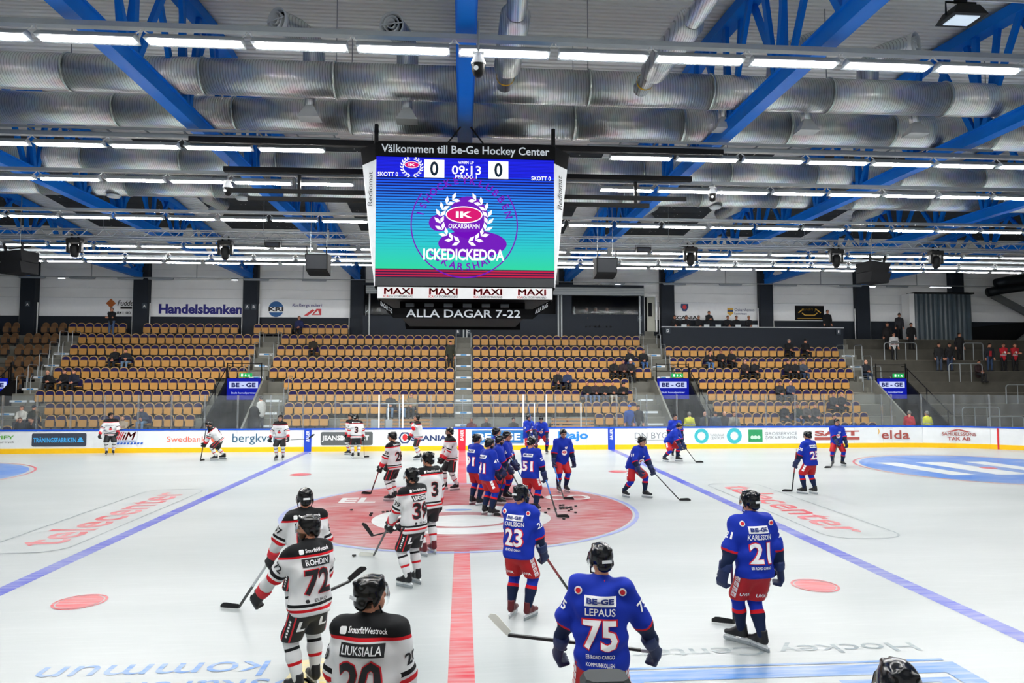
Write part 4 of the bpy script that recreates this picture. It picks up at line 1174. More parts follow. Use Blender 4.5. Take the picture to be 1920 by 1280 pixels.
# lower advert band and ring
mx = pm('maxi_band', 'd8dadc', .35); MR = pm('print_maxi_red', 'c81c28', .4)
kid(MB().box(JX0 + .04, JX1 - .03, JY + .02, 2.0, 5.2, 5.5).build('lower_band', JB), sb)
kid(MB().box(JX0 + .06, JX1 - .05, JY - .01, JY + .04, 5.21, 5.47).build('advert_band', mx), sb)
for k in range(4):
    x = JX0 + .54 + 1.03 * k
    jt('MAXI', MR, x, 5.375, .66, .15, .1, .016); jt('ICA STORMARKNAD', c_['black'], x + .06, 5.255, .55, .05, .01, .016); jt('ICA', MR, x - .28, 5.255, .12, .05, .04, .016)
RY = -1.75
kid(MB().box(-1.62, 1.66, RY, RY + .05, 4.78, 5.02).build('ring_front', JB), sb)
kid(text('ring_lettering', 'ALLA DAGAR 7-22', HT, frame((.02, RY, 4.9), (1, 0, 0), (0, 0, 1)), 2.7, .19, None, .03, 0, .01), sb)
for s_, x, xo in ((-1, -1.62, JX0 + .08), (1, 1.66, JX1 - .08)):
    quad('ring_corner', [(x, RY, 4.78), (x, RY, 5.02), (xo, JY + .1, 5.2), (xo, JY + .1, 5.1)], JB)
    M = frame(((x + xo) / 2, (RY + JY + .1) / 2 - .012, 5.02), Vector((xo - x, JY + .1 - RY, .22 * 1)) * s_, (0, 0, 1))
    kid(text('ring_lettering', 'DAGAR 7-22' if s_ < 0 else 'ALLA DAG', HT, M, .36, .1, None, .03, 0, .012), sb)
kid(MB().box(-1.62, 1.66, 1.7, 1.75, 4.78, 5.02).build('ring_rear', JB), sb)
kid(MB().box(-1.5, 1.5, -1.5, 1.5, 4.85, 5.25).build('lower_core', pm('scoreboard_gear', '07080a', .8, spec=.1)), sb)
for k in range(6): kid(MB().box(-1.35 + .45 * k, -1.15 + .45 * k, -1.72, -1.6, 5.06, 5.14).build('loudspeaker_driver', pm('gear_grey', '4a5056', .5)), sb)
# black hanging frame and chains
for y, z, x0, x1 in ((-1.2, 9.12, -6.6, 6.6), (1.2, 9.15, -6.6, 6.6)):
    kid(MB().bar((x0, y, z), (x1, y, z), .14, .14).build('carrier_beam', BLACK), sb)
for x in (-2.05, 2.15):
    for y in (-1.9, 1.9):
        kid(MB().tube([(x, y, 8.8), (x, y, 9.35)], .05, 8).build('hoist', BLACK), sb)
for x0, x1, z in ((-6.5, -2.1, 8.62), (-6.0, -2.1, 8.4), (2.2, 6.5, 8.62), (2.2, 5.4, 8.4)):
    kid(MB().bar((x0, 1.4, z), (x1, 1.4, z), .11).build('side_beam', BLACK), sb)
for x in (-4.6, 5.0): kid(MB().bar((x, 1.4, 8.35), (x, 1.4, 9.1), .08).build('side_post', BLACK), sb)
for s_ in (-1, 1): kid(MB().tube([(s_ * .5 + .05, -1.9, 8.85), (s_ * .12 + .05, -1.9, 9.35)], .02, 6).build('stay', BLACK), sb)

# ================================================================ STAGE TRUSS AND FIXTURES
ts = tag(empty('stage_truss', (0, 9.9, 8.95)), 'silver lattice stage truss spanning the hall behind the lamp rows', 'truss')
AL = pm('aluminium', 'c4c8ca', .35, .7)
X0, X1 = -24, 27
for y in (9.75, 10.05):
    for z in (8.97, 9.27): kid(MB().tube([(X0, y, z), (X1, y, z)], .025, 6).build('truss_tube', AL), ts)
lt = MB().tube([(0, 0, 0), (.3, 0, .3)], .014, 5).mesh('lattice', AL); lt2 = MB().tube([(.3, 0, .3), (.6, 0, 0)], .014, 5).mesh('lattice', AL)
k = 0
while X0 + .6 * k < X1:
    link('lattice', lt, ts, (X0 + .6 * k, -.15, .02)); link('lattice', lt2, ts, (X0 + .6 * k, -.15, .02)); k += 1
for x in (-20, -14.2, -8, -2.6, 3.2, 8.6, 14.5, 20): kid(MB().bar((x, 9.9, 9.27), (x, 9.9, 11.8), .015).build('suspension', STEEL), ts)
GEAR = pm('stage_black', '08090a', .5, spec=.2); LENS = pm('lens_glass', '2a2f38', .15)
def moving_head(x, lit, lab):
    o = tag(empty('moving_head_light', (x, 9.9, 8.95)), lab, 'stage light', 'moving head lights')
    for s_ in (-1, 1): MB().box(s_ * .12 - .02, s_ * .12 + .02, -.04, .04, -.05, .14).build('clamp', GEAR, o)
    MB().cbox(-.28, .28, -.17, .17, -.22, -.05, .03).build('base', GEAR, o)
    for s_ in (-1, 1): MB().cbox(s_ * .24 - .05, s_ * .24 + .05, -.1, .1, -.6, -.2, .02).build('yoke_arm', GEAR, o)
    h = MB(); h.lathe([(.0, .22), (.12, .2), (.17, .1), (.17, -.1), (.14, -.24), (.1, -.32), (0, -.32)], (0, 0, -.48), n=16)
    h = h.build('head', GEAR, o, True)
    MB().lathe([(0, -.326), (.085, -.326)], (0, -.02, -.48), n=14).build('lens', pm('lens_lit', 'ffffff', .4, emit='dfe8ff', estr=12) if lit else LENS, h)
for x, l, s_ in ((-15.25, 1, 'black moving head light with lit lens, leftmost on the stage truss'), (-9.48, 0, 'dark moving head light second from left on the stage truss'), (9.52, 0, 'dark moving head light just right of the right hanging loudspeaker'), (15.87, 0, 'dark moving head light second from right on the stage truss'), (20.34, 0, 'dark moving head light at the right end of the stage truss')):
    moving_head(x, l, s_)
for x, sd in ((-7.58, 'left'), (7.47, 'right')):
    o = tag(empty('strobe_light', (x, 9.75, 8.935)), f'small black strobe light on the truss {sd} of the scoreboard', 'stage light', 'strobe lights')
    MB().cbox(-.3, .3, -.1, .1, -.3, -.08, .02).build('body', GEAR, o); MB().box(-.24, .24, -.12, -.1, -.26, -.14).build('window', LENS, o)
    MB().tube([(-.33, 0, -.2), (-.33, 0, .02), (.33, 0, .02), (.33, 0, -.2)], .015, 6).build('bracket', GEAR, o)
SPK = pm('speaker_black', '121315', .8, spec=.15, bump=.2, bscale=200)
for x, sd in ((-5.48, 'left'), (5.55, 'right')):
    o = tag(empty('hanging_loudspeaker', (x, 8.3, 7.34)), f'black box loudspeaker hanging {sd} of the scoreboard', 'loudspeaker', 'hanging loudspeakers')
    mb = MB(); mb.add([(-.4, -.3, .12), (.4, -.3, .12), (.4, .35, .0), (-.4, .35, .0), (-.42, -.42, .72), (.42, -.42, .72), (.42, .35, .78), (-.42, .35, .78)], [(3, 2, 1, 0), (4, 5, 6, 7), (0, 1, 5, 4), (1, 2, 6, 5), (2, 3, 7, 6), (3, 0, 4, 7)])
    mb.build('cabinet', SPK, o); mb = MB().add([(-.37, -.335, .17), (.37, -.335, .17), (.38, -.425, .68), (-.38, -.425, .68)], [(0, 1, 2, 3)]); mb.build('grille', pm('speaker_grille', '24272b', .8), o)
    for s_ in (-1, 1):
        MB().bar((s_ * .36, -.3, .7), (s_ * .36, -.36, 1.0), .05).build('bracket', GEAR, o); MB().bar((s_ * .3, 0, .75), (s_ * .3, 0, 4.78), .015).build('chain', STEEL, o)
for x, sd, rz in ((-16.75, 'left', -25), (16.9, 'right', 25)):
    o = tag(empty('loudspeaker_cluster', (x, 9.0, 7.35), R(rz)), f'black loudspeaker cluster hanging at the {sd} under the lamp rows', 'loudspeaker', 'loudspeaker clusters')
    for k in range(2):
        mb = MB(); a = k * .42
        mb.add([(-.6, -.3, a), (.6, -.3, a), (.5, .4, a), (-.5, .4, a), (-.65, -.4, a + .4), (.65, -.4, a + .4), (.5, .4, a + .4), (-.5, .4, a + .4)], [(3, 2, 1, 0), (4, 5, 6, 7), (0, 1, 5, 4), (1, 2, 6, 5), (2, 3, 7, 6), (3, 0, 4, 7)])
        mb.build('cabinet', SPK, o)
    for s_ in (-1, 1): MB().bar((s_ * .45, -.2, .8), (s_ * .5, -.25, 1.15), .07).build('bracket', GEAR, o)
    MB().bar((-.6, 0, 1.0), (.6, 0, 1.0), .05).build('frame_bar', GEAR, o); MB().bar((0, 0, 1.0), (0, 0, 4.72), .02).build('chain', STEEL, o)
# dome cameras
for x, y, z, s_, l in ((.25, -6.35, 8.8, 1.0, 'white dome camera with black lens hanging in front of the nearest lamp row'), (7.35, 1.55, 8.85, 1.0, 'white dome camera hanging right of the scoreboard'), (-6.6, 1.55, 8.75, 1.0, 'white dome camera hanging left of the scoreboard')):
    o = tag(empty('dome_camera', (x, y, z)), l, 'camera', 'dome cameras')
    MB().tube([(0, 0, .15), (0, 0, .75)], .02, 8).build('pole', STEEL, o)
    MB().lathe([(0, .17), (.06, .16), (.09, .08), (.13, .0), (.13, -.03)], (0, 0, 0), n=18).build('housing', JW, o, True)
    h = MB().lathe([(.12, -.03), (.115, -.12), (.09, -.2), (.05, -.24), (0, -.25)], (0, 0, 0), n=18).build('dome', GEAR, o, True)
    MB().lathe([(0, 0), (.04, 0), (.04, -.02)], (-.04, -.12, -.13), (0, -1, 0), 12).build('lens', JW, h)
    MB().box(-.1, .1, -.03, .03, .16, .2).build('mount', LHOOK, o)
# floodlight at the top right, on a silver truss
o = tag(empty('flood_light', (9.38, -6.0, 10.2)), 'black floodlight hanging at the upper right corner', 'flood light')
mb = MB(); mb.add([(-.22, -.2, .12), (.22, -.2, .12), (.22, .2, .12), (-.22, .2, .12), (-.34, -.26, -.08), (.34, -.26, -.08), (.34, .26, -.08), (-.34, .26, -.08)], [(3, 2, 1, 0), (4, 5, 6, 7), (0, 1, 5, 4), (1, 2, 6, 5), (2, 3, 7, 6), (3, 0, 4, 7)])
mb.build('body', GEAR, o); MB().box(-.24, .24, -.17, .17, -.1, -.081).build('front_glass', pm('flood_glass', 'b9c8d6', .2, emit='cfe0f0', estr=.6), o)
MB().tube([(-.3, 0, .0), (-.3, 0, .26), (.3, 0, .26), (.3, 0, 0)], .02, 6).build('bracket', GEAR, o); MB().box(-.1, .1, -.05, .05, .26, .4).build('clamp', GEAR, o)
o = tag(empty('hanging_truss', (9.4, -6.0, 10.62)), 'silver hanging truss at the upper right corner of the picture', 'truss')
for y in (-.15, .15): MB().tube([(-1.6, y, 0), (3.0, y, 0)], .03, 6).build('truss_tube', AL, o)
for k in range(8): MB().tube([(-1.6 + .55 * k, -.15, 0), (-1.3 + .55 * k, .15, 0)], .015, 5).build('lattice', AL, o)
for x in (-1.4, 2.6): MB().bar((x, 0, 0), (x, 0, 1.7), .02).build('suspension', STEEL, o)

# ================================================================ SCREENS OVER THE TUNNELS
for (a, b), l in zip(VOM, ('far left', 'left', 'right', 'far right')):
    xm = (a + b) / 2; w = b - a
    o = tag(empty('tunnel_screen', (xm, 19.88, 2.3)), f'blue advert screen above the {l} tunnel entrance', 'screen', 'advert screens above the tunnels')
    MB().box(-w / 2, w / 2, 0, .07, -.02, 1.17).build('case', BLACK, o)
    MB().box(-w / 2 + .02, w / 2 - .02, -.012, 0, 0, 1.15).build('display', screen_mat('tunnel_led_blue', '0c20c8', .6, 22), o)
    MB().box(-w * .42, w * .42, -.02, -.012, .62, .98).build('logo_band', screen_mat('tunnel_led_pale', 'c8d4ff', .9), o)
    t = text('logo_lettering', 'BE - GE', screen_mat('tunnel_led_navy', '182070', .6), frame((0, -.02, .8), (1, 0, 0), (0, 0, 1)), w * .7, .24, o, .09, 0, .004)
    text('screen_lettering', 'Stolt huvudpartner', screen_mat('tunnel_led_pale', 'c8d4ff', .9), frame((0, -.012, .36), (1, 0, 0), (0, 0, 1)), w * .72, .13, o, .03, 0, .004)
    if l != 'far left':
        e = tag(empty('exit_sign', (xm + (.1 if l == 'left' else .25 if l == 'right' else .4), 19.85, 3.52)), f'green exit sign above the {l} tunnel screen', 'exit sign', 'green exit signs')
        MB().box(-.33, .33, 0, .05, 0, .21).build('case', screen_mat('exit_green', '1fb45c', 1.0), e)
        WH = screen_mat('exit_white', 'f4fff8', 1.2)
        poly('arrow_mark', [(-.02, .17), (.02, .17), (.02, .09), (.06, .09), (0, .03), (-.06, .09), (-.02, .09)], WH, frame((0, 0, 0), (1, 0, 0), (0, 0, 1)), e, .004)
        poly('door_mark', rect(-.24, -.14, .03, .18), WH, frame((0, 0, 0), (1, 0, 0), (0, 0, 1)), e, .004)
        poly('runner_mark', [(.12, .03), (.16, .09), (.14, .14), (.2, .16), (.22, .12), (.2, .1), (.25, .03), (.21, .03), (.18, .07), (.16, .03)], WH, frame((0, 0, 0), (1, 0, 0), (0, 0, 1)), e, .004)

# ================================================================ PLAYERS' BENCHES
WOOD = pm('bench_wood', 'b98a58', .6, var=.2, scale=8)
for x, l in ((-5.0, 'left'), (-2.6, 'middle left'), (5.6, 'right')):
    o = tag(empty('team_bench', (x, 16.7, 0)), f'slatted wooden players bench, {l} behind the boards', 'bench', 'wooden team benches')
    for z, y in ((1.3, .2), (1.12, .2), (.95, .0)): MB().cbox(-1.1, 1.1, y - .02, y + .02, z, z + .1, .008).build('slat', WOOD, o)
    for s_ in (-1, 1): MB().bar((s_ * .95, .24, 0), (s_ * .95, .24, 1.42), .05).build('leg', STEEL, o)
o = tag(empty('scorer_table', (1.2, 16.4, 0)), 'long dark timekeeper table behind the boards at centre', 'table')
MB().box(-2.3, 2.3, -.25, .25, .92, .97).build('table_top', BLACK, o); MB().box(-2.3, 2.3, .2, .25, .1, .92).build('front_panel', BLACK, o)
for s_ in (-1, 1): MB().bar((s_ * 2.2, 0, 0), (s_ * 2.2, 0, .92), .06).build('leg', BLACK, o)
for x, z in ((-4.25, 1.35), (-3.55, 1.35)):
    tag(MB().cbox(x - .17, x + .17, 15.75, 15.8, .95, 1.45, .01).build('door_pad', JW), f'white pad on the bench gate {"left" if x < -4 else "right"} of the white gate posts', 'pad')

# ================================================================ STANDING TERRACE, RIGHT CORNER
def barrier(x0, x1, i, lab):
    y = yr[i] - .42; z = T[i]
    o = tag(empty('crush_barrier', ((x0 + x1) / 2, y, z)), lab, 'barrier', 'steel crush barriers'); w = (x1 - x0) / 2
    MB().tube([(-w, 0, 0), (-w, 0, .95), (-w + .04, 0, 1.05), (-w + .13, 0, 1.1), (w - .13, 0, 1.1), (w - .04, 0, 1.05), (w, 0, .95), (w, 0, 0)], .03, 8).build('hoop', STEEL, o)
    n = max(1, int(w * 2 / .62))
    for k in range(1, n): MB().tube([(-w + 2 * w * k / n, 0, 0), (-w + 2 * w * k / n, 0, 1.1)], .02, 6).build('upright', STEEL, o)
for x0, x1, i, l in ((26.2, 28.3, 2, 'steel barrier hoop in front of the white jersey fan'), (31.4, 32.7, 2, 'narrow steel barrier high on the right terrace'), (29.0, 31.1, 4, 'steel barrier in the middle of the right terrace'), (31.0, 33.1, 6, 'steel barrier at the right edge of the terrace'), (26.9, 29.0, 8, 'low steel barrier left behind the right corner glass'), (27.6, 29.6, 9, 'lowest steel barrier behind the right corner glass'), (29.9, 32.0, 9, 'lowest steel barrier at far right behind the glass')):
    barrier(x0, x1, i, l)
cw = tag(empty('curtain_box', (31.8, 25.6, 6.0)), 'grey blue shiny curtained box against the right corner wall', 'curtain box')
CUR = pm('curtain_grey_blue', '3c4c56', .35, var=.3, scale=2, spec=.6)
mb = MB(); pr = [(29.9 + .1 * k, 25.2 + .03 * math.sin(k * 1.9)) for k in range(41)]
mb.add([(x, y, z) for z in (6.0, 9.1) for x, y in pr], [(i, i + 1, 42 + i, 41 + i) for i in range(40)]); kid(mb.build('curtain', CUR), cw)
kid(MB().box(29.85, 34.0, 25.0, 25.9, 9.1, 9.2).build('top_frame', BLACK), cw)
kid(MB().box(29.5, 29.85, 25.1, 25.9, 5.9, 9.1).build('side_frame', WPAN), cw)
kid(MB().box(29.9, 33.9, 25.3, 25.35, 6.0, 9.1).build('backing', NAVY), cw)
for k, (z, y) in enumerate(((9.45, 23.9), (9.95, 23.2))):
    o = tag(MB().tube([(34.3, y + .3, z - .35), (35.0, y + .2, z - .2), (37, y, z + .1), (41.5, y - .3, z + .35)], .30, 18).build('dark_duct', pm('dark_duct', '1c2226', .4, .5), None, True), f'{("lower", "upper")[k]} dark duct slanting down in the right corner', 'duct', 'dark ducts in the right corner')
o = tag(empty('steel_staircase', (37.5, 25.0, 5.0)), 'grey steel staircase slanting across the right corner wall', 'staircase')
for p, q in (((35.6, 25.4, 9.1), (39.2, 25.4, 7.3)), ((39.2, 25.3, 7.3), (36.9, 25.3, 5.6))): kid(MB().bar(p, q, .2, .45).build('stringer', pm('stair_grey', '6a6e6e', .6)), o)
kid(MB().add([(33.9, 25.6, 6.0), (39.0, 25.6, 6.0), (39.0, 25.6, 7.1), (38.6, 25.6, 7.35), (33.9, 25.6, 6.9), (33.9, 25.7, 6.0), (39.0, 25.7, 6.0), (39.0, 25.7, 7.1), (38.6, 25.7, 7.35), (33.9, 25.7, 6.9)], [(0, 1, 2, 3, 4), (9, 8, 7, 6, 5), (0, 5, 6, 1), (1, 6, 7, 2), (2, 7, 8, 3), (3, 8, 9, 4), (4, 9, 5, 0)]).build('dark_understair', BLACK), o)
# foreground post top below the player with 75
o = tag(empty('bench_post', (.56, -15.2, 0)), 'dark post with grey padded cap in the foreground at the bottom edge', 'post')
MB().cbox(-.085, .085, -.06, .06, 0, 2.09, .01).build('post', BLACK, o); MB().cbox(-.095, .095, -.07, .07, 2.09, 2.165, .025).build('cap', pm('cap_grey', '2a3033', .7), o)
# ================================================================ PEOPLE: implicit surfaces turned into meshes
def V3(*a): return np.array(a if len(a) == 3 else a[0], float)
def unit(v): return v / (np.linalg.norm(v) + 1e-9)
def cone(a, b, ra, rb): return ('c', V3(a), V3(b), ra, rb)
def ell(c, r): return ('e', V3(c), V3(r))
def flat(a, b, ra, rb, side, wx, wy): return ('x', V3(a), V3(b), ra, rb, unit(V3(side)), wx, wy)

def prim(P, p):
    if p[0] == 'c':
        _, a, b, ra, rb = p
        d = b - a; t = np.clip((P - a) @ d / (d @ d + 1e-9), 0, 1)
        return np.linalg.norm(P - a - t[:, None] * d, axis=1) - (ra + (rb - ra) * t)
    if p[0] == 'e':
        _, c, r = p
        q = (P - c) / r; n = np.linalg.norm(q, axis=1)
        return (n - 1) * r.min() * np.where(n > 1, 1.0, 1.0)
    _, a, b, ra, rb, sd, wx, wy = p
    d = b - a; L = np.linalg.norm(d); d = d / L
    sd = unit(sd - d * (sd @ d)); fw = np.cross(d, sd)
    q = P - a; al = q @ d; t = np.clip(al / L, 0, 1)
    return (np.sqrt((q @ sd / wx) ** 2 + (q @ fw / wy) ** 2 + ((al - t * L)) ** 2) - (ra + (rb - ra) * t)) * min(wx, wy, 1)

def field(P, prims, k):
    f = None
    for p in prims:
        d = prim(P, p)
        if f is None: f = d
        else:
            h = np.clip(.5 + .5 * (d - f) / k, 0, 1)
            f = d * (1 - h) + f * h - k * h * (1 - h)
    return f

EDG = [((0, 0, 0), (1, 0, 0)), ((0, 1, 0), (1, 1, 0)), ((0, 0, 1), (1, 0, 1)), ((0, 1, 1), (1, 1, 1)),
       ((0, 0, 0), (0, 1, 0)), ((1, 0, 0), (1, 1, 0)), ((0, 0, 1), (0, 1, 1)), ((1, 0, 1), (1, 1, 1)),
       ((0, 0, 0), (0, 0, 1)), ((1, 0, 0), (1, 0, 1)), ((0, 1, 0), (0, 1, 1)), ((1, 1, 0), (1, 1, 1))]

def skin(prims, h, k=.03, cut=(), fold=0.0, seed=0):
    """smooth union of prims, cut by planes (point, normal kept on the positive side), as vertices and quads"""
    lo = np.min([np.minimum(p[1], p[2] if p[0] != 'e' else p[1]) - (max(p[3:5]) * (1 if p[0] == 'c' else max(p[6], p[7], 1)) if p[0] != 'e' else p[2].max()) for p in prims], 0) - 2 * h - .01
    hi = np.max([np.maximum(p[1], p[2] if p[0] != 'e' else p[1]) + (max(p[3:5]) * (1 if p[0] == 'c' else max(p[6], p[7], 1)) if p[0] != 'e' else p[2].max()) for p in prims], 0) + 2 * h + .01
    rs = np.random.RandomState(seed); ph = rs.rand(6) * 6.28
    def fun(P):
        f = field(P, prims, k)
        if fold:
            x, y, z = P[:, 0], P[:, 1], P[:, 2]
            w = np.sin(17 * z + 9 * x + 5 * np.sin(7 * y + ph[0]) + ph[1]) + .8 * np.sin(13 * x - 11 * z + 6 * np.sin(5 * z + ph[2]) + ph[3]) + .6 * np.sin(29 * z + 13 * y + 3 * np.sin(9 * x + ph[4]))
            f = f + fold * w
        for p, n in cut:
            f = np.maximum(f, -((P - V3(p)) @ unit(V3(n))))
        return f
    n = np.ceil((hi - lo) / h).astype(int) + 1
    ax = [lo[i] + h * np.arange(n[i]) for i in range(3)]
    G = np.stack(np.meshgrid(*ax, indexing='ij'), -1).reshape(-1, 3)
    F = fun(G).reshape(n)
    I = F < 0
    c = sum(I[a:n[0] - 1 + a, b:n[1] - 1 + b, d:n[2] - 1 + d].astype(int) for a in (0, 1) for b in (0, 1) for d in (0, 1))
    cells = np.argwhere((c > 0) & (c < 8))
    idx = -np.ones(n - 1, int); idx[tuple(cells.T)] = np.arange(len(cells))
    acc = np.zeros((len(cells), 3)); cn = np.zeros(len(cells))
    for a, b in EDG:
        ia, ib = cells + a, cells + b
        fa, fb = F[tuple(ia.T)], F[tuple(ib.T)]
        s = (fa < 0) != (fb < 0)
        t = np.where(s, fa / (fa - fb + 1e-12), 0)
        acc += np.where(s[:, None], ia + t[:, None] * (ib - ia), 0); cn += s
    Vv = lo + h * acc / cn[:, None]
    faces = []
    for d in range(3):
        e = np.zeros(3, int); e[d] = 1
        sl0 = [slice(1, -1)] * 3; sl1 = [slice(1, -1)] * 3
        sl0[d] = slice(0, -1); sl1[d] = slice(1, None)
        A, B = I[tuple(sl0)], I[tuple(sl1)]
        pts = np.argwhere(A != B); off = np.array([1, 1, 1]); off[d] = 0
        g = pts + off; ins = A[tuple(pts.T)]
        u, v = (d + 1) % 3, (d + 2) % 3
        eu = np.zeros(3, int); eu[u] = 1; ev = np.zeros(3, int); ev[v] = 1
        q = np.stack([idx[tuple((g - eu - ev).T)], idx[tuple((g - ev).T)], idx[tuple(g.T)], idx[tuple((g - eu).T)]], 1)
        q[~ins] = q[~ins][:, ::-1]
        faces.append(q)
    return Vv, np.concatenate(faces)

def mesh_np(name, Vv, Fs, mats, attrs=None, cols=None, smooth=True, mi=None):
    me = bpy.data.meshes.new(name)
    me.from_pydata(Vv.tolist(), [], [tuple(f) for f in (Fs.tolist() if isinstance(Fs, np.ndarray) else Fs)])
    for m in (mats if isinstance(mats, (list, tuple)) else [mats]): me.materials.append(m)
    if attrs:
        for k, a in attrs.items():
            at = me.attributes.new(k, 'FLOAT', 'POINT'); at.data.foreach_set('value', np.asarray(a, np.float32))
    if cols is not None:
        at = me.attributes.new('Col', 'FLOAT_COLOR', 'POINT')
        at.data.foreach_set('color', np.concatenate([cols, np.ones((len(cols), 1))], 1).astype(np.float32).ravel())
    if mi is not None: me.polygons.foreach_set('material_index', mi)
    if smooth: me.polygons.foreach_set('use_smooth', [True] * len(me.polygons))
    me.update()
    return me

def attr_mat(name, rough=.8):
    m = bpy.data.materials.new(name); m.use_nodes = True
    nt = m.node_tree; b = nt.nodes['Principled BSDF']
    a = nt.nodes.new('ShaderNodeAttribute'); a.attribute_name = 'Col'
    nz = nt.nodes.new('ShaderNodeTexNoise'); nz.inputs['Scale'].default_value = 40
    mr = nt.nodes.new('ShaderNodeMapRange'); mr.inputs[3].default_value = .9; mr.inputs[4].default_value = 1.1
    nt.links.new(nz.outputs[0], mr.inputs[0])
    mx = nt.nodes.new('ShaderNodeVectorMath'); mx.operation = 'MULTIPLY'
    cb = nt.nodes.new('ShaderNodeCombineXYZ')
    for i in range(3): nt.links.new(mr.outputs[0], cb.inputs[i])
    nt.links.new(a.outputs['Color'], mx.inputs[0]); nt.links.new(cb.outputs[0], mx.inputs[1])
    nt.links.new(mx.outputs[0], b.inputs['Base Color']); b.inputs['Roughness'].default_value = rough
    b.inputs['Specular IOR Level'].default_value = .3
    return m
SKIN = attr_mat('skin', .55)

def ramp_node(nt, src, stops):
    cr = nt.nodes.new('ShaderNodeValToRGB'); cr.color_ramp.interpolation = 'CONSTANT'
    e = cr.color_ramp.elements
    e[0].position = stops[0][0]; e[0].color = lin(stops[0][1])
    e[1].position = stops[1][0]; e[1].color = lin(stops[1][1])
    for p, c in stops[2:]:
        q = e.new(p); q.color = lin(c)
    nt.links.new(src, cr.inputs[0]); return cr.outputs[0]

def cloth_mat(name, torso, arm, rough=.75):
    """fabric with woven-in stripes: torso height stripes, sleeve stripes"""
    m = bpy.data.materials.new(name); m.use_nodes = True
    nt = m.node_tree; b = nt.nodes['Principled BSDF']
    def at(n):
        a = nt.nodes.new('ShaderNodeAttribute'); a.attribute_name = n; return a.outputs['Fac']
    t = ramp_node(nt, at('bz'), torso)
    if arm:
        a = ramp_node(nt, at('ar'), arm)
        g = nt.nodes.new('ShaderNodeMath'); g.operation = 'GREATER_THAN'; g.inputs[1].default_value = .5
        nt.links.new(at('am'), g.inputs[0])
        mx = nt.nodes.new('ShaderNodeMix'); mx.data_type = 'RGBA'
        nt.links.new(g.outputs[0], mx.inputs[0]); nt.links.new(t, mx.inputs[6]); nt.links.new(a, mx.inputs[7]); t = mx.outputs[2]
    nt.links.new(t, b.inputs['Base Color']); b.inputs['Roughness'].default_value = rough; b.inputs['Specular IOR Level'].default_value = .25
    nz = nt.nodes.new('ShaderNodeTexNoise'); nz.inputs['Scale'].default_value = 180
    bp = nt.nodes.new('ShaderNodeBump'); bp.inputs['Strength'].default_value = .08
    nt.links.new(nz.outputs[0], bp.inputs['Height']); nt.links.new(bp.outputs[0], b.inputs['Normal'])
    return m
WH, BK, RD, RB, NV = 'd2d4d6', '0c0e12', 'c4101e', '0c2ca0', '0c1d3e'
JERSEY = {'w': cloth_mat('white_jersey', [(0, WH), (.045, RD), (.075, WH), (.10, BK), (.13, WH), (.615, RD), (.64, BK)],
                         [(0, WH), (.40, BK), (.455, WH), (.49, RD), (.545, WH)]),
          'b': cloth_mat('blue_jersey', [(0, RB), (.9, RB)], [(0, RB), (.53, RD), (.585, NV)])}
SOCK = {'w': cloth_mat('white_sock', [(0, WH), (.30, RD), (.36, WH), (.58, BK), (.64, WH)], None),
        'b': cloth_mat('blue_sock', [(0, NV), (.48, RD), (.56, RB)], None)}
PANTS = {'w': pm('black_pants', '17191d', .6), 'b': pm('red_pants', 'b00a16', .6)}
GLOVE = {'w': pm('black_glove', '131519', .55), 'b': pm('navy_glove', '14234a', .55)}
CUFF = {'w': pm('glove_cuff_red', 'c81c2c', .55), 'b': pm('glove_cuff_navy', '182a58', .55)}
HELM = {'w': pm('black_helmet', '060709', .16, spec=.5), 'b': pm('dark_helmet', '060a12', .16, spec=.5)}
COLLAR = {'w': pm('collar_black', '1a1c20', .7), 'b': pm('collar_red', 'd01c2c', .7)}
VISOR = glass_mat('visor', (.86, .9, .92, 1), 1.3, .03)
PW, PK, PR, PNV = (pm('print_cloth_' + n, c, .6) for n, c in (('white', 'f0f2f4'), ('black', '16171b'), ('red', 'd01c2c'), ('navy', '1c2f78')))

# ---- head, hands, helmet, glove, skate: made once
def make_head(beard=False, skin_c='c68a6e', hair_c='3a2a1e', hair=True):
    pr = [ell((0, -.005, .03), (.077, .098, .1)), ell((0, .018, -.05), (.062, .078, .075)), ell((0, .05, -.085), (.038, .042, .032)),
          cone((0, .088, .02), (0, .112, -.022), .011, .016), cone((-.035, .085, .035), (.035, .085, .035), .014, .014),
          ell((.08, -.005, .0), (.012, .024, .034)), ell((-.08, -.005, .0), (.012, .024, .034)),
          ell((0, .086, -.058), (.026, .014, .012)), cone((0, -.02, -.06), (0, -.035, -.2), .056, .062)]
    Vh, Fh = skin(pr, .0125, .018)
    col = np.tile(np.array(lin(skin_c)[:3]), (len(Vh), 1))
    x, y, z = Vh.T
    def put(msk, c): col[msk] = lin(c)[:3]
    for s in (-1, 1): put((np.hypot(x - s * .033, z - .015) < .014) & (y > .06), '2a2420')
    put((abs(x) < .028) & (abs(z + .06) < .008) & (y > .07), '9a5548')
    put((abs(abs(x) - .033) < .02) & (abs(z - .036) < .007) & (y > .06), hair_c)
    if beard: put((z < -.035) & (z > -.13) & (y > .0) & ~((abs(x) < .03) & (abs(z + .06) < .01)), hair_c)
    if hair: put((z > .055 + .25 * np.maximum(y, 0)) | ((y < -.035) & (z > -.075) & (abs(x) < .085)), hair_c)
    return Vh, Fh, col
HEADS = {'plain': make_head(), 'beard': make_head(True, hair_c='5a3a22'), 'dark': make_head(True, hair_c='1d1613'), 'bald': make_head(False, 'cf9a80', '8a6a55', False), 'blond': make_head(False, 'd49a7c', 'b89058'), 'grey': make_head(False, 'cf9a80', '8f8d8a')}

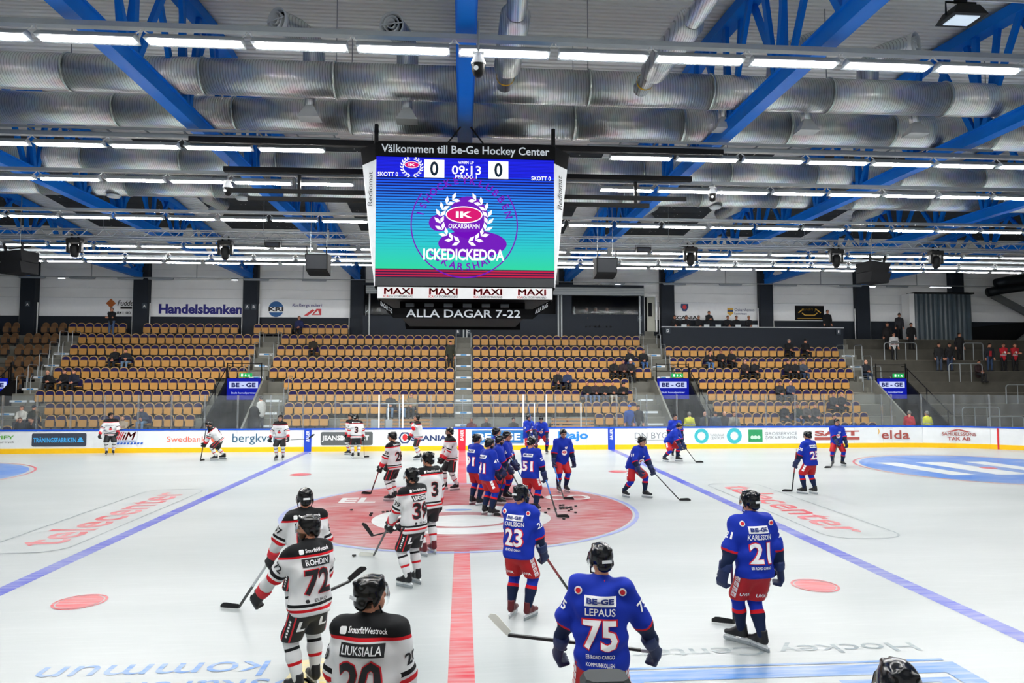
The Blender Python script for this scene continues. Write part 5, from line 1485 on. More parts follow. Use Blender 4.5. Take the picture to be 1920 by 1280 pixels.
def make_hand(curl=.5):
    pr = [flat((0, 0, .0), (0, 0, .085), .04, .042, (1, 0, 0), 1.0, .42), cone((0, 0, -.05), (0, 0, .01), .026, .03)]
    for i, (x, L) in enumerate(((-.031, .062), (-.011, .078), (.010, .082), (.031, .072))):
        k = V3(x, .0, .10); m = k + V3(x * .15, L * .45 * curl, L * .5); e = m + V3(0, L * .5 * curl + .008, L * .42 * (1 - curl * .9))
        pr += [cone(k - V3(0, 0, .02), m, .0105, .0095), cone(m, e, .0095, .008)]
    pr += [cone((.036, .008, .03), (.06, .028, .06), .014, .012), cone((.06, .028, .06), (.058, .045, .09), .012, .009)]
    return skin(pr, .0095, .008)
HAND = make_hand()

def make_glove():
    pr = [flat((0, 0, .005), (0, .005, .085), .056, .054, (1, 0, 0), 1.0, .62)]
    for x, L in ((-.042, .075), (-.014, .09), (.014, .092), (.042, .082)):
        k = V3(x, -.004, .095); m = k + V3(0, .03, .045); e = m + V3(0, .052, -.015)
        pr += [cone(k, m, .0195, .0185), cone(m, e, .0185, .016)]
    pr += [cone((.05, .015, .03), (.07, .045, .07), .023, .02), cone((.07, .045, .07), (.05, .075, .085), .02, .017)]
    a = skin(pr, .012, .007)
    c = skin([flat((0, 0, -.07), (0, 0, .0), .07, .06, (1, 0, 0), 1.0, .8)], .014, .01, [((0, 0, -.08), (0, 0, 1)), ((0, 0, .012), (0, 0, -1))])
    return a, c
GL_A, GL_C = make_glove()

def make_helmet():
    pr = [ell((0, -.012, .045), (.103, .133, .108)), ell((0, -.02, .075), (.085, .12, .085)), cone((.05, .06, .12), (.05, -.11, .11), .018, .02), cone((-.05, .06, .12), (-.05, -.11, .11), .018, .02),
          cone((0, .09, .115), (0, -.1, .135), .022, .02), ell((.098, -.01, -.03), (.014, .045, .05)), ell((-.098, -.01, -.03), (.014, .045, .05)), ell((0, -.1, -.03), (.07, .04, .055))]
    return skin(pr, .0115, .012, [((0, .045, .02), (0, -.45, 1)), ((0, 0, -.075), (0, 0, 1))] if False else [((0, .05, .03), (0, -1.0, 1))])
HE_V, HE_F = make_helmet()
he_mesh = {t: mesh_np('helmet', HE_V, HE_F, HELM[t]) for t in 'wb'}
vis = MB(); vv = []; nn = 15
for k in range(nn):
    a = R(-64 + 128 * k / (nn - 1))
    for z, r in ((.062, .128), (.0, .142), (-.055, .134)): vv.append((math.sin(a) * r * .9, math.cos(a) * r * 1.06 - .012, z + .012 - .02 * abs(math.sin(a))))
vis.add(vv, [(3 * k + j, 3 * k + 3 + j, 3 * k + 4 + j, 3 * k + 1 + j) for k in range(nn - 1) for j in (0, 1)])
VIS = vis.mesh('visor', VISOR, True)
HLOGO = MB().add([(-.045, -.162, .01), (.045, -.162, .01), (.043, -.155, .035), (-.043, -.155, .035)], [(0, 1, 2, 3)]).mesh('helmet_badge', pm('badge_white', 'd0d4d8', .5))
STRAP = MB().tube([(.098, .0, -.05), (.085, .03, -.11), (0, .075, -.145), (-.085, .03, -.11), (-.098, 0, -.05)], .007, 5).mesh('chin_strap', BLACK)
gl_mesh = {t: mesh_np('glove', *GL_A, GLOVE[t]) for t in 'wb'}
cu_mesh = {t: mesh_np('glove_cuff', *GL_C, CUFF[t]) for t in 'wb'}
def make_skate(col, acc):
    pr = [cone((0, -.03, .25), (0, -.045, .14), .052, .05), cone((0, -.05, .125), (0, .06, .118), .045, .042), cone((0, .06, .12), (0, .175, .108), .044, .036), cone((0, -.01, .2), (0, .1, .13), .045, .036)]
    b = mesh_np('boot', *skin(pr, .014, .02, [((0, 0, .085), (0, 0, 1)), ((0, 0, .27), (0, .25, -1))]), col)
    h = MB()
    h.prism([(-.11, .05), (.2, .05), (.21, .07), (.16, .09), (.09, .088), (.06, .066), (-.0, .066), (-.02, .09), (-.1, .09), (-.12, .07)], frame((-.012, 0, 0), (0, 1, 0), (0, 0, 1)), .024)
    bl = MB().prism([(-.13, .016), (-.11, .0), (.2, .0), (.225, .02), (.22, .052), (-.12, .052)], frame((-.0025, 0, 0), (0, 1, 0), (0, 0, 1)), .005)
    lc = MB()
    for k in range(5): lc.bar((-.03, .06 - .018 * k, .165 + .017 * k), (.03, .06 - .018 * k, .165 + .017 * k), .008)
    return b, h.mesh('blade_holder', pm('holder_white', 'dfe3e6', .4)), bl.mesh('blade', pm('blade_steel', 'b8bec4', .25, .9)), mesh_np('laces', np.array(lc.v), [list(f) for f in lc.f], acc, smooth=False)
SK = {'w': make_skate(pm('skate_black', '14161b', .45), pm('lace_white', 'd8d8d8', .7)), 'b': make_skate(pm('skate_black', '14161b', .45), pm('lace_white', 'd8d8d8', .7)), 'r': make_skate(pm('skate_red', '5a1a22', .45), pm('lace_white', 'd8d8d8', .7))}

def ik(a, b, l1, l2, hint):
    """joint between a and b with bone lengths l1, l2 bent toward hint; b is pulled in when out of reach"""
    d = b - a; L = np.linalg.norm(d); mx = (l1 + l2) * .995
    if L > mx: b = a + d / L * mx; d = b - a; L = mx
    u = d / L; x = (l1 * l1 - l2 * l2 + L * L) / (2 * L)
    hgt = math.sqrt(max(l1 * l1 - x * x, 0)); n = unit(hint - u * (hint @ u))
    return a + u * x + n * hgt, b

def rotz(a): c, s = math.cos(a), math.sin(a); return np.array([[c, -s, 0], [s, c, 0], [0, 0, 1]])
def rotx(a): c, s = math.cos(a), math.sin(a); return np.array([[1, 0, 0], [0, c, -s], [0, s, c]])

def decal(name, bvh, v2, faces, O, ax, ay, dr, m, parent, lift=.006, maxe=.04):
    """flat print pressed onto a garment"""
    bm = bmesh.new()
    vs = [bm.verts.new((x, y, 0)) for x, y in v2]
    for f in faces:
        try: bm.faces.new([vs[i] for i in f])
        except ValueError: pass
    bmesh.ops.triangulate(bm, faces=bm.faces[:])
    for _ in range(4):
        e = [q for q in bm.edges if q.calc_length() > maxe]
        if not e: break
        bmesh.ops.subdivide_edges(bm, edges=e, cuts=1)
        bmesh.ops.triangulate(bm, faces=[f for f in bm.faces if len(f.verts) > 3])
    O, ax, ay, dr = (Vector(q) for q in (O, ax, ay, dr))
    pos = []; ok = []
    for v in bm.verts:
        s = O + ax * v.co.x + ay * v.co.y - dr * .5
        hit, nor, _, _ = bvh.ray_cast(s, dr, 1.2)
        if hit is None: pos.append(s); ok.append(False)
        else:
            if nor.dot(dr) > 0: nor = -nor
            pos.append(hit - dr * lift * .5 + nor * lift * .7); ok.append(nor.dot(dr) < -.12)
    bm.verts.index_update()
    fs = [tuple(v.index for v in f.verts) for f in bm.faces if all(ok[v.index] for v in f.verts)]
    bm.free()
    if not fs: return
    me = bpy.data.meshes.new(name); me.from_pydata([tuple(p) for p in pos], [], fs); me.materials.append(m)
    bm = bmesh.new(); bm.from_mesh(me); bmesh.ops.delete(bm, geom=[v for v in bm.verts if not v.link_faces], context='VERTS'); bm.to_mesh(me); bm.free()
    me.polygons.foreach_set('use_smooth', [True] * len(me.polygons))
    return link(name, me, parent)

def dtext(nm, bvh, s, O, ax, ay, dr, m, parent, w=None, h=None, bold=.03, lift=.006, shear=0):
    v, f = fit_txt(s, w, h, bold, shear, 2)
    return decal(nm, bvh, v, f, O, ax, ay, dr, m, parent, lift)
def dshape(nm, bvh, pts, O, ax, ay, dr, m, parent, lift=.005):
    return decal(nm, bvh, pts, [tuple(range(len(pts)))], O, ax, ay, dr, m, parent, lift)

def stick(P0, P1, P2, label, col='black', blade='black'):
    """hockey stick: butt, heel on the ice, blade tip"""
    P0, P1, P2 = (Vector(p) for p in (P0, P1, P2))
    SH = {'black': '1a1b1e', 'blue': '1f6fc0', 'purple': '4a2468', 'red': '8a1c24', 'white': 'c8ccd0', 'grey': '50545a'}
    o = tag(empty('hockey_stick', tuple(P1)), label, 'hockey stick', 'hockey sticks of the players')
    mid = P0.lerp(P1, .55)
    a = P0 - P1; b = mid - P1
    MB().bar(a, b, .03, .022).build('upper_shaft', pm('stick_' + col, SH[col], .4), o)
    MB().bar(b, (0, 0, 0), .03, .024).build('lower_shaft', pm('stick_black', SH['black'], .4), o)
    MB().bar(a, a.lerp(b, .12), .034, .027).build('grip_tape', pm('stick_white', SH['white'], .8), o)
    d = P2 - P1; L = d.length; d.normalize(); up = Vector((0, 0, 1)); n = d.cross(up).normalized()
    if n.length < .1: n = Vector((1, 0, 0))
    up = n.cross(d)
    mb = MB(); ps = []
    for k in range(7):
        t = k / 6; c = d * (L * t) + n * (.03 * t * t)
        hh = .062 + .02 * t - (.045 * max(0, t - .8) / .2)
        ps += [c + up * -.012 - n * .006, c + up * -.012 + n * .006, c + up * (hh - .012) + n * .004, c + up * (hh - .012) - n * .004]
    mb.add(ps, [(0, 1, 2, 3), (27, 26, 25, 24)] + [(4 * k + j, 4 * k + (j + 1) % 4, 4 * k + 4 + (j + 1) % 4, 4 * k + 4 + j) for k in range(6) for j in range(4)])
    mb.build('blade', pm('stick_blade_' + blade, {'black': '17181b', 'white': 'd4d6ce'}[blade], .7), o)
    return o

def player(pos, phi, team, label, num='', name='', s=1.0, lean=5, side=0, drop=.03, feet=((-.13, 0, 8), (.13, .04, -8)), L=(-.34, .02, .80), Rr=(.34, .02, .80),
           head=(0, 0), hk='plain', vox=.024, near=0, sk=None, back=True, front=False, cap=''):
    ln, sd_ = R(lean), R(side)
    H = V3(0, -.10 * math.sin(ln), 1.035 - drop)
    u = unit(V3(math.sin(sd_), math.sin(ln), math.cos(ln))); rt = unit(np.cross(V3(0, 1, 0), u)); rt = V3(math.cos(sd_), 0, -math.sin(sd_)); fw = unit(np.cross(u, rt))
    N = H + u * .60; C = H + u * .40
    J = {}
    for i, sg in ((0, -1), (1, 1)):
        fx, fy, ty = feet[i]
        A = V3(fx, fy, .17); hp = H + rt * sg * .10 - u * .02
        dirf = rotz(R(ty)) @ V3(0, 1, 0)
        K, A = ik(hp, A, .445, .42, dirf + V3(sg * .12, 0, 0))
        S = H + u * .525 + rt * sg * .185
        tgt = V3((L, Rr)[i])
        E, W = ik(S, tgt, .315, .29, V3(sg * .9, -.8, -.3))
        J[i] = dict(A=A, hp=hp, K=K, S=S, E=E, W=W, ty=ty)
    root_name = 'person'
    # body: slim continuous core joined to the head
    pr = [flat(H, C, .12, .14, rt, 1.1, .75), flat(C, H + u * .52, .14, .11, rt, 1.15, .72), cone(H + u * .5, N + u * .05, .07, .06)]
    for i in (0, 1):
        j = J[i]
        pr += [cone(j['S'], j['E'], .055, .045), cone(j['E'], j['W'], .044, .034), cone(j['hp'], j['K'], .085, .055), cone(j['K'], j['A'], .052, .042)]
    Vb, Fb = skin(pr, .035, .03)
    Vh, Fh, ch = HEADS[hk]
    HR = rotz(R(head[0])) @ rotx(R(head[1] - lean * .25))
    Hc = N + u * .05 + V3(0, .02 + .05 * math.sin(ln), .115)
    Vw = Vh @ HR.T + Hc
    hv, hf = HAND; cols = [np.tile(np.array(lin('c68a6e')[:3]), (len(Vb), 1)), ch]; VV = [Vb, Vw]; FF = [Fb, Fh + len(Vb)]
    base = bpy.data.objects.new(root_name, mesh_np('person', np.concatenate(VV), np.concatenate(FF), SKIN, cols=np.concatenate(cols)))
    COL.objects.link(base)
    base.location = (pos[0], pos[1], 0); base.rotation_euler = (0, 0, R(phi)); s *= .985
    base.scale = (s, s, s)
    tag(base, label, 'person', 'white team players' if team == 'w' else 'blue team players')
    # jersey
    hem = H - u * .13
    pr = [flat(hem - u * .2, C, .218, .222, rt, 1.08, .84), flat(C, H + u * .50, .222, .165, rt, 1.12, .76), flat(J[0]['S'] + u * .005, J[1]['S'] + u * .005, .095, .095, fw, 1.0, .95), cone(H + u * .5, N + u * .0, .10, .075)]
    arms = []
    for i in (0, 1):
        j = J[i]
        arms += [cone(j['S'], j['E'], .105, .092), cone(j['E'], j['W'] - unit(j['W'] - j['E']) * .035, .092, .062)]
    Vj, Fj = skin(pr + arms, vox, .045, [(hem, u)], .0075 if near else .006, int(abs(pos[0] * 100)) % 999)
    ta = np.full(len(Vj), 9.9); am = np.zeros(len(Vj)); ar = np.zeros(len(Vj))
    dt = field(Vj, pr, .02)
    for i in (0, 1):
        j = J[i]
        for q, (a, b, r0, r1) in enumerate(((j['S'], j['E'], .105, .092), (j['E'], j['W'], .092, .062))):
            d = b - a; t = np.clip((Vj - a) @ d / (d @ d), 0, 1)
            dd = np.linalg.norm(Vj - a - t[:, None] * d, axis=1) - (r0 + (r1 - r0) * t)
            tt = (q + t) / 2
            better = dd < ta; ta = np.where(better, dd, ta); ar = np.where(better, tt, ar)
    am = ((ta < dt) & (ar > .12)).astype(float)
    bz = (Vj - hem) @ u
    bzn = np.clip(bz, 0, .98)
    am = np.where((bzn > .60) & (team == 'w') & (ar < .3), 0, am)
    jo = link('jersey', mesh_np('jersey', Vj, Fj, JERSEY[team], dict(bz=bzn, ar=ar, am=am)), base)
    co = MB().tube([Vector(N + u * -.005 + (rt * math.cos(a) * .085 + fw * math.sin(a) * .075)) for a in np.linspace(0, 2 * PI, 17)], .02, 6).build('collar', COLLAR[team], base, True)
    # pants
    pr = [flat(H + u * .0, H - V3(0, 0, .06), .15, .16, rt, 1.06, .8)]
    cutp = []
    for i in (0, 1):
        j = J[i]; pr.append(cone(j['hp'] - V3(0, 0, .05), j['hp'] + (j['K'] - j['hp']) * .86, .124, .122))
    kz = min(J[0]['K'][2], J[1]['K'][2]) + .015
    Vp, Fp = skin(pr, vox * 1.05, .03, [((0, 0, kz), (0, 0, 1))] if lean < 30 else [], .003, 5)
    po = link('hockey_pants', mesh_np('hockey_pants', Vp, Fp, PANTS[team]), base)
    for i in (0, 1):
        j = J[i]; K, A = j['K'], j['A']
        m = K + (A - K) * .4 - V3(0, .012, 0)
        Vs, Fs = skin([cone(K + (j['hp'] - K) * .25, K, .082, .082), cone(K, m, .08, .082), cone(m, A + V3(0, 0, .03), .082, .056)], vox, .03, [], .0015, i)
        bs = np.clip((Vs - A) @ unit(K - A) / .55, 0, 1)
        link('sock', mesh_np('sock', Vs, Fs, SOCK[team], dict(bz=bs)), base)
        so = link('skate', SK[sk or team][0], base); so.location = (A[0], A[1] + .02, A[2] - .17); so.rotation_euler = (0, 0, R(j['ty']))
        for q, nm in ((1, 'blade_holder'), (2, 'blade'), (3, 'laces')): link(nm, SK[sk or team][q], so)
        # glove oriented along the forearm
        d = unit(j['W'] - j['E']); sgn = -1 if i == 0 else 1; pal = V3(-sgn * .8, .45, -.25); yax = unit(pal - d * (pal @ d)); xax = np.cross(yax, d)
        go = link('glove', gl_mesh[team], base)
        Mg = Matrix([(xax[k], yax[k], d[k], j['W'][k]) for k in range(3)] + [(0, 0, 0, 1)])
        Mg = Mg @ Matrix.Diagonal((1.3 if i == 0 else -1.3, 1.3, 1.3, 1))
        go.matrix_local = Mg
        link('glove_cuff', cu_mesh[team], go)
    ho = link('helmet', he_mesh[team], base)
    ho.matrix_local = Matrix([tuple(HR[k]) + (Hc[k],) for k in range(3)] + [(0, 0, 0, 1)])
    link('visor', VIS, ho); link('helmet_badge', HLOGO, ho); link('chin_strap', STRAP, ho)
    # prints on the jersey
    bvh = BVHTree.FromPolygons(Vj.tolist(), Fj.tolist()); bvp = BVHTree.FromPolygons(Vp.tolist(), Fp.tolist())
    P = lambda t, x=0.0: H + u * t + rt * x
    if back:
        if team == 'b':
            dshape('sponsor_patch', bvh, rect(-.135, .135, -.042, .042), P(.45), rt, u, fw, PW, jo)
            dtext('sponsor_lettering', bvh, 'BE-GE', P(.45), rt, u, fw, PNV, jo, .23, .045, .11, .010)
            if name: dtext('name_lettering', bvh, name, P(.362), rt, u, fw, PW, jo, min(.30, .043 * len(name)), .062, .03)
            if num:
                w = .145 * len(num) if num != '21' else .26
                dtext('number_outline', bvh, num, P(.175), rt, u, fw, PR, jo, w * 1.1, .268, .12, .005)
                dtext('number', bvh, num, P(.175), rt, u, fw, PW, jo, w, .245, .06, .010)
            if near: dtext('sponsor_lettering', bvh, 'EB ROAD CARGO', P(-.0), rt, u, fw, PW, jo, .24, .035, .04)
            if cap: dtext('sponsor_lettering', bvh, cap, P(-.065), rt, u, fw, PW, jo, .24, .032, .05)
        else:
            dtext('sponsor_lettering', bvh, 'SmurfitWestrock', P(.555, .03), rt, u, fw, PW, jo, .29, .04, .04)
            dshape('sponsor_patch', bvh, rrect(.05, .05, .012), P(.55, -.155), rt, u, fw, PW, jo)
            if name:
                dshape('name_plate', bvh, rect(-.16, .16, -.045, .045), P(.43), rt, u, fw, PK, jo)
                dtext('name_lettering', bvh, name, P(.43), rt, u, fw, PW, jo, min(.285, .042 * len(name)), .06, .03, .010)
            if num:
                w = .15 * len(num)
                dtext('number_outline', bvh, num, P(.225), rt, u, fw, PR, jo, w * 1.07, .285, .11, .005)
                dtext('number', bvh, num, P(.225), rt, u, fw, PK, jo, w, .265, .06, .010)
            if near: dtext('sponsor_lettering', bvh, 'EURO', P(.03, .03), rt, u, fw, PK, jo, .16, .035, .01); dshape('sponsor_emblem', bvh, circ(.022, 6), P(.03, -.12), rt, u, fw, PK, jo)
    if front:
        if team == 'b':
            dshape('crest', bvh, circ(.085, 24), P(.24), -rt, u, -fw, PW, jo, .005); dshape('crest', bvh, circ(.065, 20, ry=.035), P(.25), -rt, u, -fw, PR, jo, .009)
            for t, w in ((.4, .1), (.36, .07)): dshape('sponsor_patch', bvh, rect(-w / 2, w / 2, -.012, .012), P(t, -.05), -rt, u, -fw, PW, jo)
            dtext('sponsor_lettering', bvh, 'IK', P(.25), -rt, u, -fw, PW, jo, .05, .03, .05, .012)
        else:
            dshape('crest', bvh, circ(.07, 20, ry=.045), P(.19), -rt, u, -fw, PR, jo); dshape('crest', bvh, [(-.05, .05), (.05, .05), (.025, .09), (0, .11), (-.025, .09)], P(.19), -rt, u, -fw, PK, jo)
            for q in (-.09, -.03, .03, .09): dshape('sponsor_patch', bvh, rect(-.02, .02, -.009, .009), P(.36, q), -rt, u, -fw, PK, jo)
    # sleeve numbers and shoulder crest
    for i, sg in ((0, -1), (1, 1)):
        j = J[i]; d = unit(j['S'] - j['E']); mid = (j['S'] * .42 + j['E'] * .58); out = unit(rt * sg - fw * .35); out = unit(out - d * (out @ d)); axx = unit(np.cross(d, out))
        if num: dtext('sleeve_number', bvh, num, mid, axx, d, -out, PW if team == 'b' else PK, jo, .055 * len(num), .085, .06)
        if near and team == 'b': dshape('shoulder_crest', bvh, circ(.042, 18), P(.6, sg * .15) - fw * .05, rt, fw * -1, -u, PW, jo, .006) if False else dshape('shoulder_crest', bvh, circ(.034, 18), P(.525, sg * .19), rt, u, fw, PW, jo)
        if near and team == 'b': dshape('shoulder_crest', bvh, circ(.022, 14), P(.525, sg * .19), rt, u, fw, PR, jo, .010)
        # pants prints
        hp, K = j['hp'], j['K']; dd = unit(hp - K); o2 = unit(rt * sg - fw * .5); o2 = unit(o2 - dd * (o2 @ dd)); a2 = unit(np.cross(dd, o2)); pm_ = hp * .45 + K * .55
        if team == 'b':
            for q in range(4 if near else 3):
                O = pm_ + dd * (.12 - .075 * q)
                dshape('pants_patch', bvp, rect(-.034, .034, -.031, .031), O, a2, dd, -o2, PW, po)
                if near: dtext('pants_lettering', bvp, 'XL', O, a2, dd, -o2, PR, po, .05, .04, .05, .010)
            dtext('pants_lettering', bvp, 'UVIA', pm_ - dd * .11 , rt, dd, fw, PW, po, .12, .045, .05) if near else None
        else:
            for q in (-.05, .05): dshape('pants_stripe', bvp, rect(-.008, .008, -.17, .15), pm_ + a2 * q, a2, dd, -o2, PR, po)
            if near:
                dshape('pants_patch', bvp, [(-.045, -.06), (.045, -.06), (.045, -.035), (-.015, -.035), (-.015, .06), (-.045, .06)], pm_ , rt, dd, fw, PW, po)
                for q in range(6): dshape('pants_print', bvp, rect(-.012, .012, -.011, .011), pm_ + dd * (-.1 + .035 * q), a2, dd, -o2, PW, po)
    M = Matrix.Translation((pos[0], pos[1], 0)) @ Matrix.Rotation(R(phi), 4, 'Z') @ Matrix.Scale(s, 4)
    grip = []
    for i in (0, 1):
        d = unit(J[i]['W'] - J[i]['E']); dgl = J[i]['W'] + d * .09 + V3(0, .02, 0); grip.append(M @ Vector(dgl))
    return grip

def held(grip, tip, label, length=1.48, bl=.29, col='black', blade='black', bdir=None):
    """stick through the gripping hand down to a blade lying on the ice at tip"""
    g = Vector(grip); t = Vector((tip[0], tip[1], .02))
    d = Vector((t.x - g.x, t.y - g.y, 0)).normalized() if bdir is None else Vector((bdir[0], bdir[1], 0)).normalized()
    h = t - d * bl
    ax = (g - h); top = h + ax.normalized() * max(length - bl * .3, ax.length + .12)
    return stick(top, h, t, label, col, blade)

# ---- spectators
CLO = {}
def cloth(c): return pm('cloth_' + c, c, .85, var=.2, scale=14, bump=.1, bscale=90)
HAIRC = {'dark': '1c1512', 'brown': '4a3424', 'blond': '9c7a48', 'grey': '77736e'}
def hairmesh():
    a = skin([ell((0, -.014, .042), (.088, .108, .1)), ell((0, -.05, .0), (.075, .06, .08))], .018, .01, [((0, .05, .04), (0, -.7, 1))])
    b = skin([ell((0, -.014, .042), (.09, .11, .1)), cone((0, -.06, .0), (0, -.07, -.15), .085, .06)], .02, .015, [((0, .04, .04), (0, -1.2, 1))])
    c = skin([ell((0, -.008, .06), (.095, .115, .1)), ell((0, 0, .16), (.03, .03, .03)), ], .018, .01, [((0, .03, .035), (0, -.25, 1))])
    d = skin([ell((0, -.008, .05), (.092, .112, .098)), flat((0, .08, .05), (0, .16, .045), .06, .05, (1, 0, 0), 1, .15)], .018, .01, [((0, .03, .03), (0, -.1, 1))])
    return dict(short=a, long=b, beanie=c, cap=d)
HAIRM = hairmesh(); HM = {}
def hair_obj(kind, col, parent, M):
    k = (kind, col)
    if k not in HM: HM[k] = mesh_np('hair' if kind in ('short', 'long') else 'hat', *HAIRM[kind], cloth(col))
    o = link('hair' if kind in ('short', 'long') else 'hat', HM[k], parent); o.matrix_local = M; return o

def civ(x, y, z, phi, pose, jac, tro, hair, label, s=1.0, extra=None):
    rs = random.Random(int(abs(x * 131 + y * 17) * 10))
    sit = pose in ('sit', 'lean')
    lean = 28 if pose == 'lean' else 4
    u = unit(V3(0, math.sin(R(lean)), math.cos(R(lean)))); rt = V3(1, 0, 0); fw = np.cross(u, rt) * -1; fw = unit(np.cross(u, rt)); fw = fw if fw[1] > 0 else -fw
    H = V3(0, -.02, .50 if sit else .92)
    N = H + u * .55; C = H + u * .33
    J = []
    for sg in (-1, 1):
        hp = H + rt * sg * .09
        if sit: K = V3(sg * .12, .40, .47); A = V3(sg * .13, .40 + rs.uniform(-.05, .08), .08)
        else: K = V3(sg * .10, .03, .48); A = V3(sg * .11, .0, .08)
        S = H + u * .47 + rt * sg * .18
        if sit: tg = V3(sg * .05, .30, .60) + V3(rs.uniform(-.03, .03), rs.uniform(-.06, .06), rs.uniform(0, .08))
        elif pose == 'clap': tg = V3(sg * .05, .3, 1.15)
        elif pose == 'fold': tg = V3(-sg * .12, .2, 1.12)
        else: tg = V3(sg * .26, .05, .80)
        E, W = ik(S, tg, .29, .26, V3(sg * .8, -.6, -.5))
        J.append((hp, K, A, S, E, W))
    pr = [flat(H, C, .11, .13, rt, 1.1, .7), cone(C, N + u * .04, .11, .055)] + [c for j in J for c in (cone(j[3], j[4], .045, .04), cone(j[4], j[5], .038, .028))]
    Vb, Fb = skin(pr, .045, .03)
    hk = hair if hair in HEADS else 'plain'
    Vh, Fh, ch = HEADS['bald' if hair == 'bald' else 'plain']
    yaw = R(rs.uniform(-25, 25)); HR = rotz(yaw) @ rotx(R(rs.uniform(-12, 4))); Hc = N + u * .04 + V3(0, .02, .115)
    VV, FF, CC = [Vb, Vh @ HR.T + Hc], [Fb, Fh + len(Vb)], [np.tile(np.array(lin('c08468')[:3]), (len(Vb), 1)), ch]
    n = len(Vb) + len(Vh)
    for i, j in enumerate(J):
        d = unit(j[5] - j[4]); xa = unit(np.cross(V3(0, 1, 0) if abs(d[1]) < .9 else V3(0, 0, 1), d)); ya = np.cross(d, xa)
        hv = HAND[0] * ([-1, 1, 1] if i == 0 else [1, 1, 1]); hv = hv @ np.stack([xa, ya, d]) + j[5]
        VV.append(hv); FF.append(HAND[1] + n); CC.append(np.tile(np.array(lin('c08468')[:3]), (len(hv), 1))); n += len(hv)
    o = bpy.data.objects.new('person', mesh_np('person', np.concatenate(VV), np.concatenate(FF), SKIN, cols=np.concatenate(CC)))
    COL.objects.link(o); o.location = (x, y, z); o.rotation_euler = (0, 0, R(phi)); o.scale = (s, s, s)
    tag(o, label, 'person', 'spectators')
    hem = H - u * (.08 if sit else .12)
    pj = [flat(hem, C, .155, .165, rt, 1.12, .82), flat(C, H + u * .47, .165, .13, rt, 1.18, .78), cone(H + u * .45, N, .095, .072)] + [c for j in J for c in (cone(j[3], j[4], .078, .066), cone(j[4], j[5] - unit(j[5] - j[4]) * .02, .064, .045))]
    jo = link('jacket', mesh_np('jacket', *skin(pj, .035, .04, [], .004, rs.randint(0, 99)), cloth(jac)), o)
    pt = [flat(H + u * .02, H - V3(0, 0, .03), .14, .14, rt, 1.1, .85)] + [c for j in J for c in (cone(j[0], j[1], .095, .072), cone(j[1], j[2], .068, .052))]
    link('trousers', mesh_np('trousers', *skin(pt, .035, .03, [], .003, 3), cloth(tro)), o)
    for j in J:
        A = j[2]; MB().cbox(A[0] - .05, A[0] + .05, A[1] - .08, A[1] + .19, 0, .09, .025).build('shoe', cloth('1a1a1c'), o)
    Mh = Matrix([tuple(HR[k]) + (Hc[k],) for k in range(3)] + [(0, 0, 0, 1)])
    if hair in HAIRC: hair_obj('long' if (hair in ('brown', 'blond') and rs.random() < .5) else 'short', HAIRC[hair], o, Mh)
    elif hair.startswith('beanie'): hair_obj('beanie', {'beanie_white': 'd8d8d4', 'beanie_black': '17181a', 'beanie_blue': '2a5cb0'}[hair], o, Mh)
    elif hair == 'cap': hair_obj('cap', '1c2230', o, Mh)
    if extra:
        for nm, pts, t, c in extra:
            bv = BVHTree.FromPolygons([tuple(v.co) for v in jo.data.vertices], [tuple(p.vertices) for p in jo.data.polygons])
            dshape(nm, bv, pts, H + u * t, -rt if True else rt, u, -fw, cloth(c), jo); 
            dshape(nm, bv, pts, H + u * t, rt, u, fw, cloth(c), jo)
    return o
# ================================================================ PLAYERS
NEAR = .0185
g = player((-.67, -12.81), -12, 'w', 'white team player with 20 on the back at the bottom edge, helmet seen from behind', '20', 'LIUKSIALA', vox=NEAR, near=1, head=(-38, 4), L=(-.29, .12, .86), Rr=(.28, .15, .86))
g = player((-1.62, -10.3), 42, 'w', 'bearded white team player with 72 stretching his left glove out', '72', 'ROHDIN', s=.98, vox=NEAR, near=1, hk='beard', head=(46, 2), L=(-.42, .46, .98), Rr=(.30, .3, .92), feet=((-.13, .0, 8), (.14, .1, -8)))
stick((-1.72, -10.15, .9), (-1.33, -9.5, .93), (-1.16, -9.4, 1.06), 'black stick raised to the right of the player with 72')
g = player((-2.05, -8.6), 25, 'w', 'white team player standing half hidden behind the bearded player', '57', 'DÉN', vox=NEAR, near=1, head=(-5, 0), L=(-.40, .3, .96), Rr=(.32, .1, .84))
held(g[0], (-3.52, -7.45), 'black and white stick pointing lower left to the open ice at left', col='white', bdir=(-1, .15))
g = player((-.78, -6.55), 48, 'w', 'white team player with 39 holding a white bladed stick', '39', 'LINDGREN', vox=NEAR, near=1, hk='dark', head=(12, 2), L=(-.20, .44, .84), Rr=(.12, .40, .88))
held(g[0], (-1.95, -4.6), 'stick with a white blade beside the puck at the circle edge', blade='white', bdir=(-1, .1))
g = player((-.62, -4.6), 38, 'w', 'white team player directly behind the one with 39', '3', '', s=1.03, vox=.021, head=(15, 0), L=(-.34, .3, .84), Rr=(.34, .1, .84), sk='r')
stick((-.55, -4.5, .62), (-1.71, -4.62, .38), (-1.88, -4.66, .62), 'black stick held level left of the player with 39')
g = player((-1.89, 1.47), 66, 'w', 'white team player with 28 on the sleeve standing alone left of centre', '28', '', head=(15, -4), L=(-.26, .34, .80), Rr=(.16, .34, .84))
held(g[0], (-2.95, 2.6), 'red and black stick pointing left at the rear of the circle', col='red', bdir=(-1, .2))
g = player((-.33, 3.22), 112, 'w', 'white team player facing left just left of the red line', '5', '', hk='dark', head=(6, 0), L=(-.06, .3, .92), Rr=(.1, .32, .9), front=True, feet=((-.15, -.12, 8), (.13, .16, -8)))
g = player((-15.77, 14.2), 205, 'w', 'leftmost white team player with stick across the waist', '', '', head=(35, 0), L=(-.28, .28, 1.02), Rr=(.45, .12, .86), front=True, back=False)
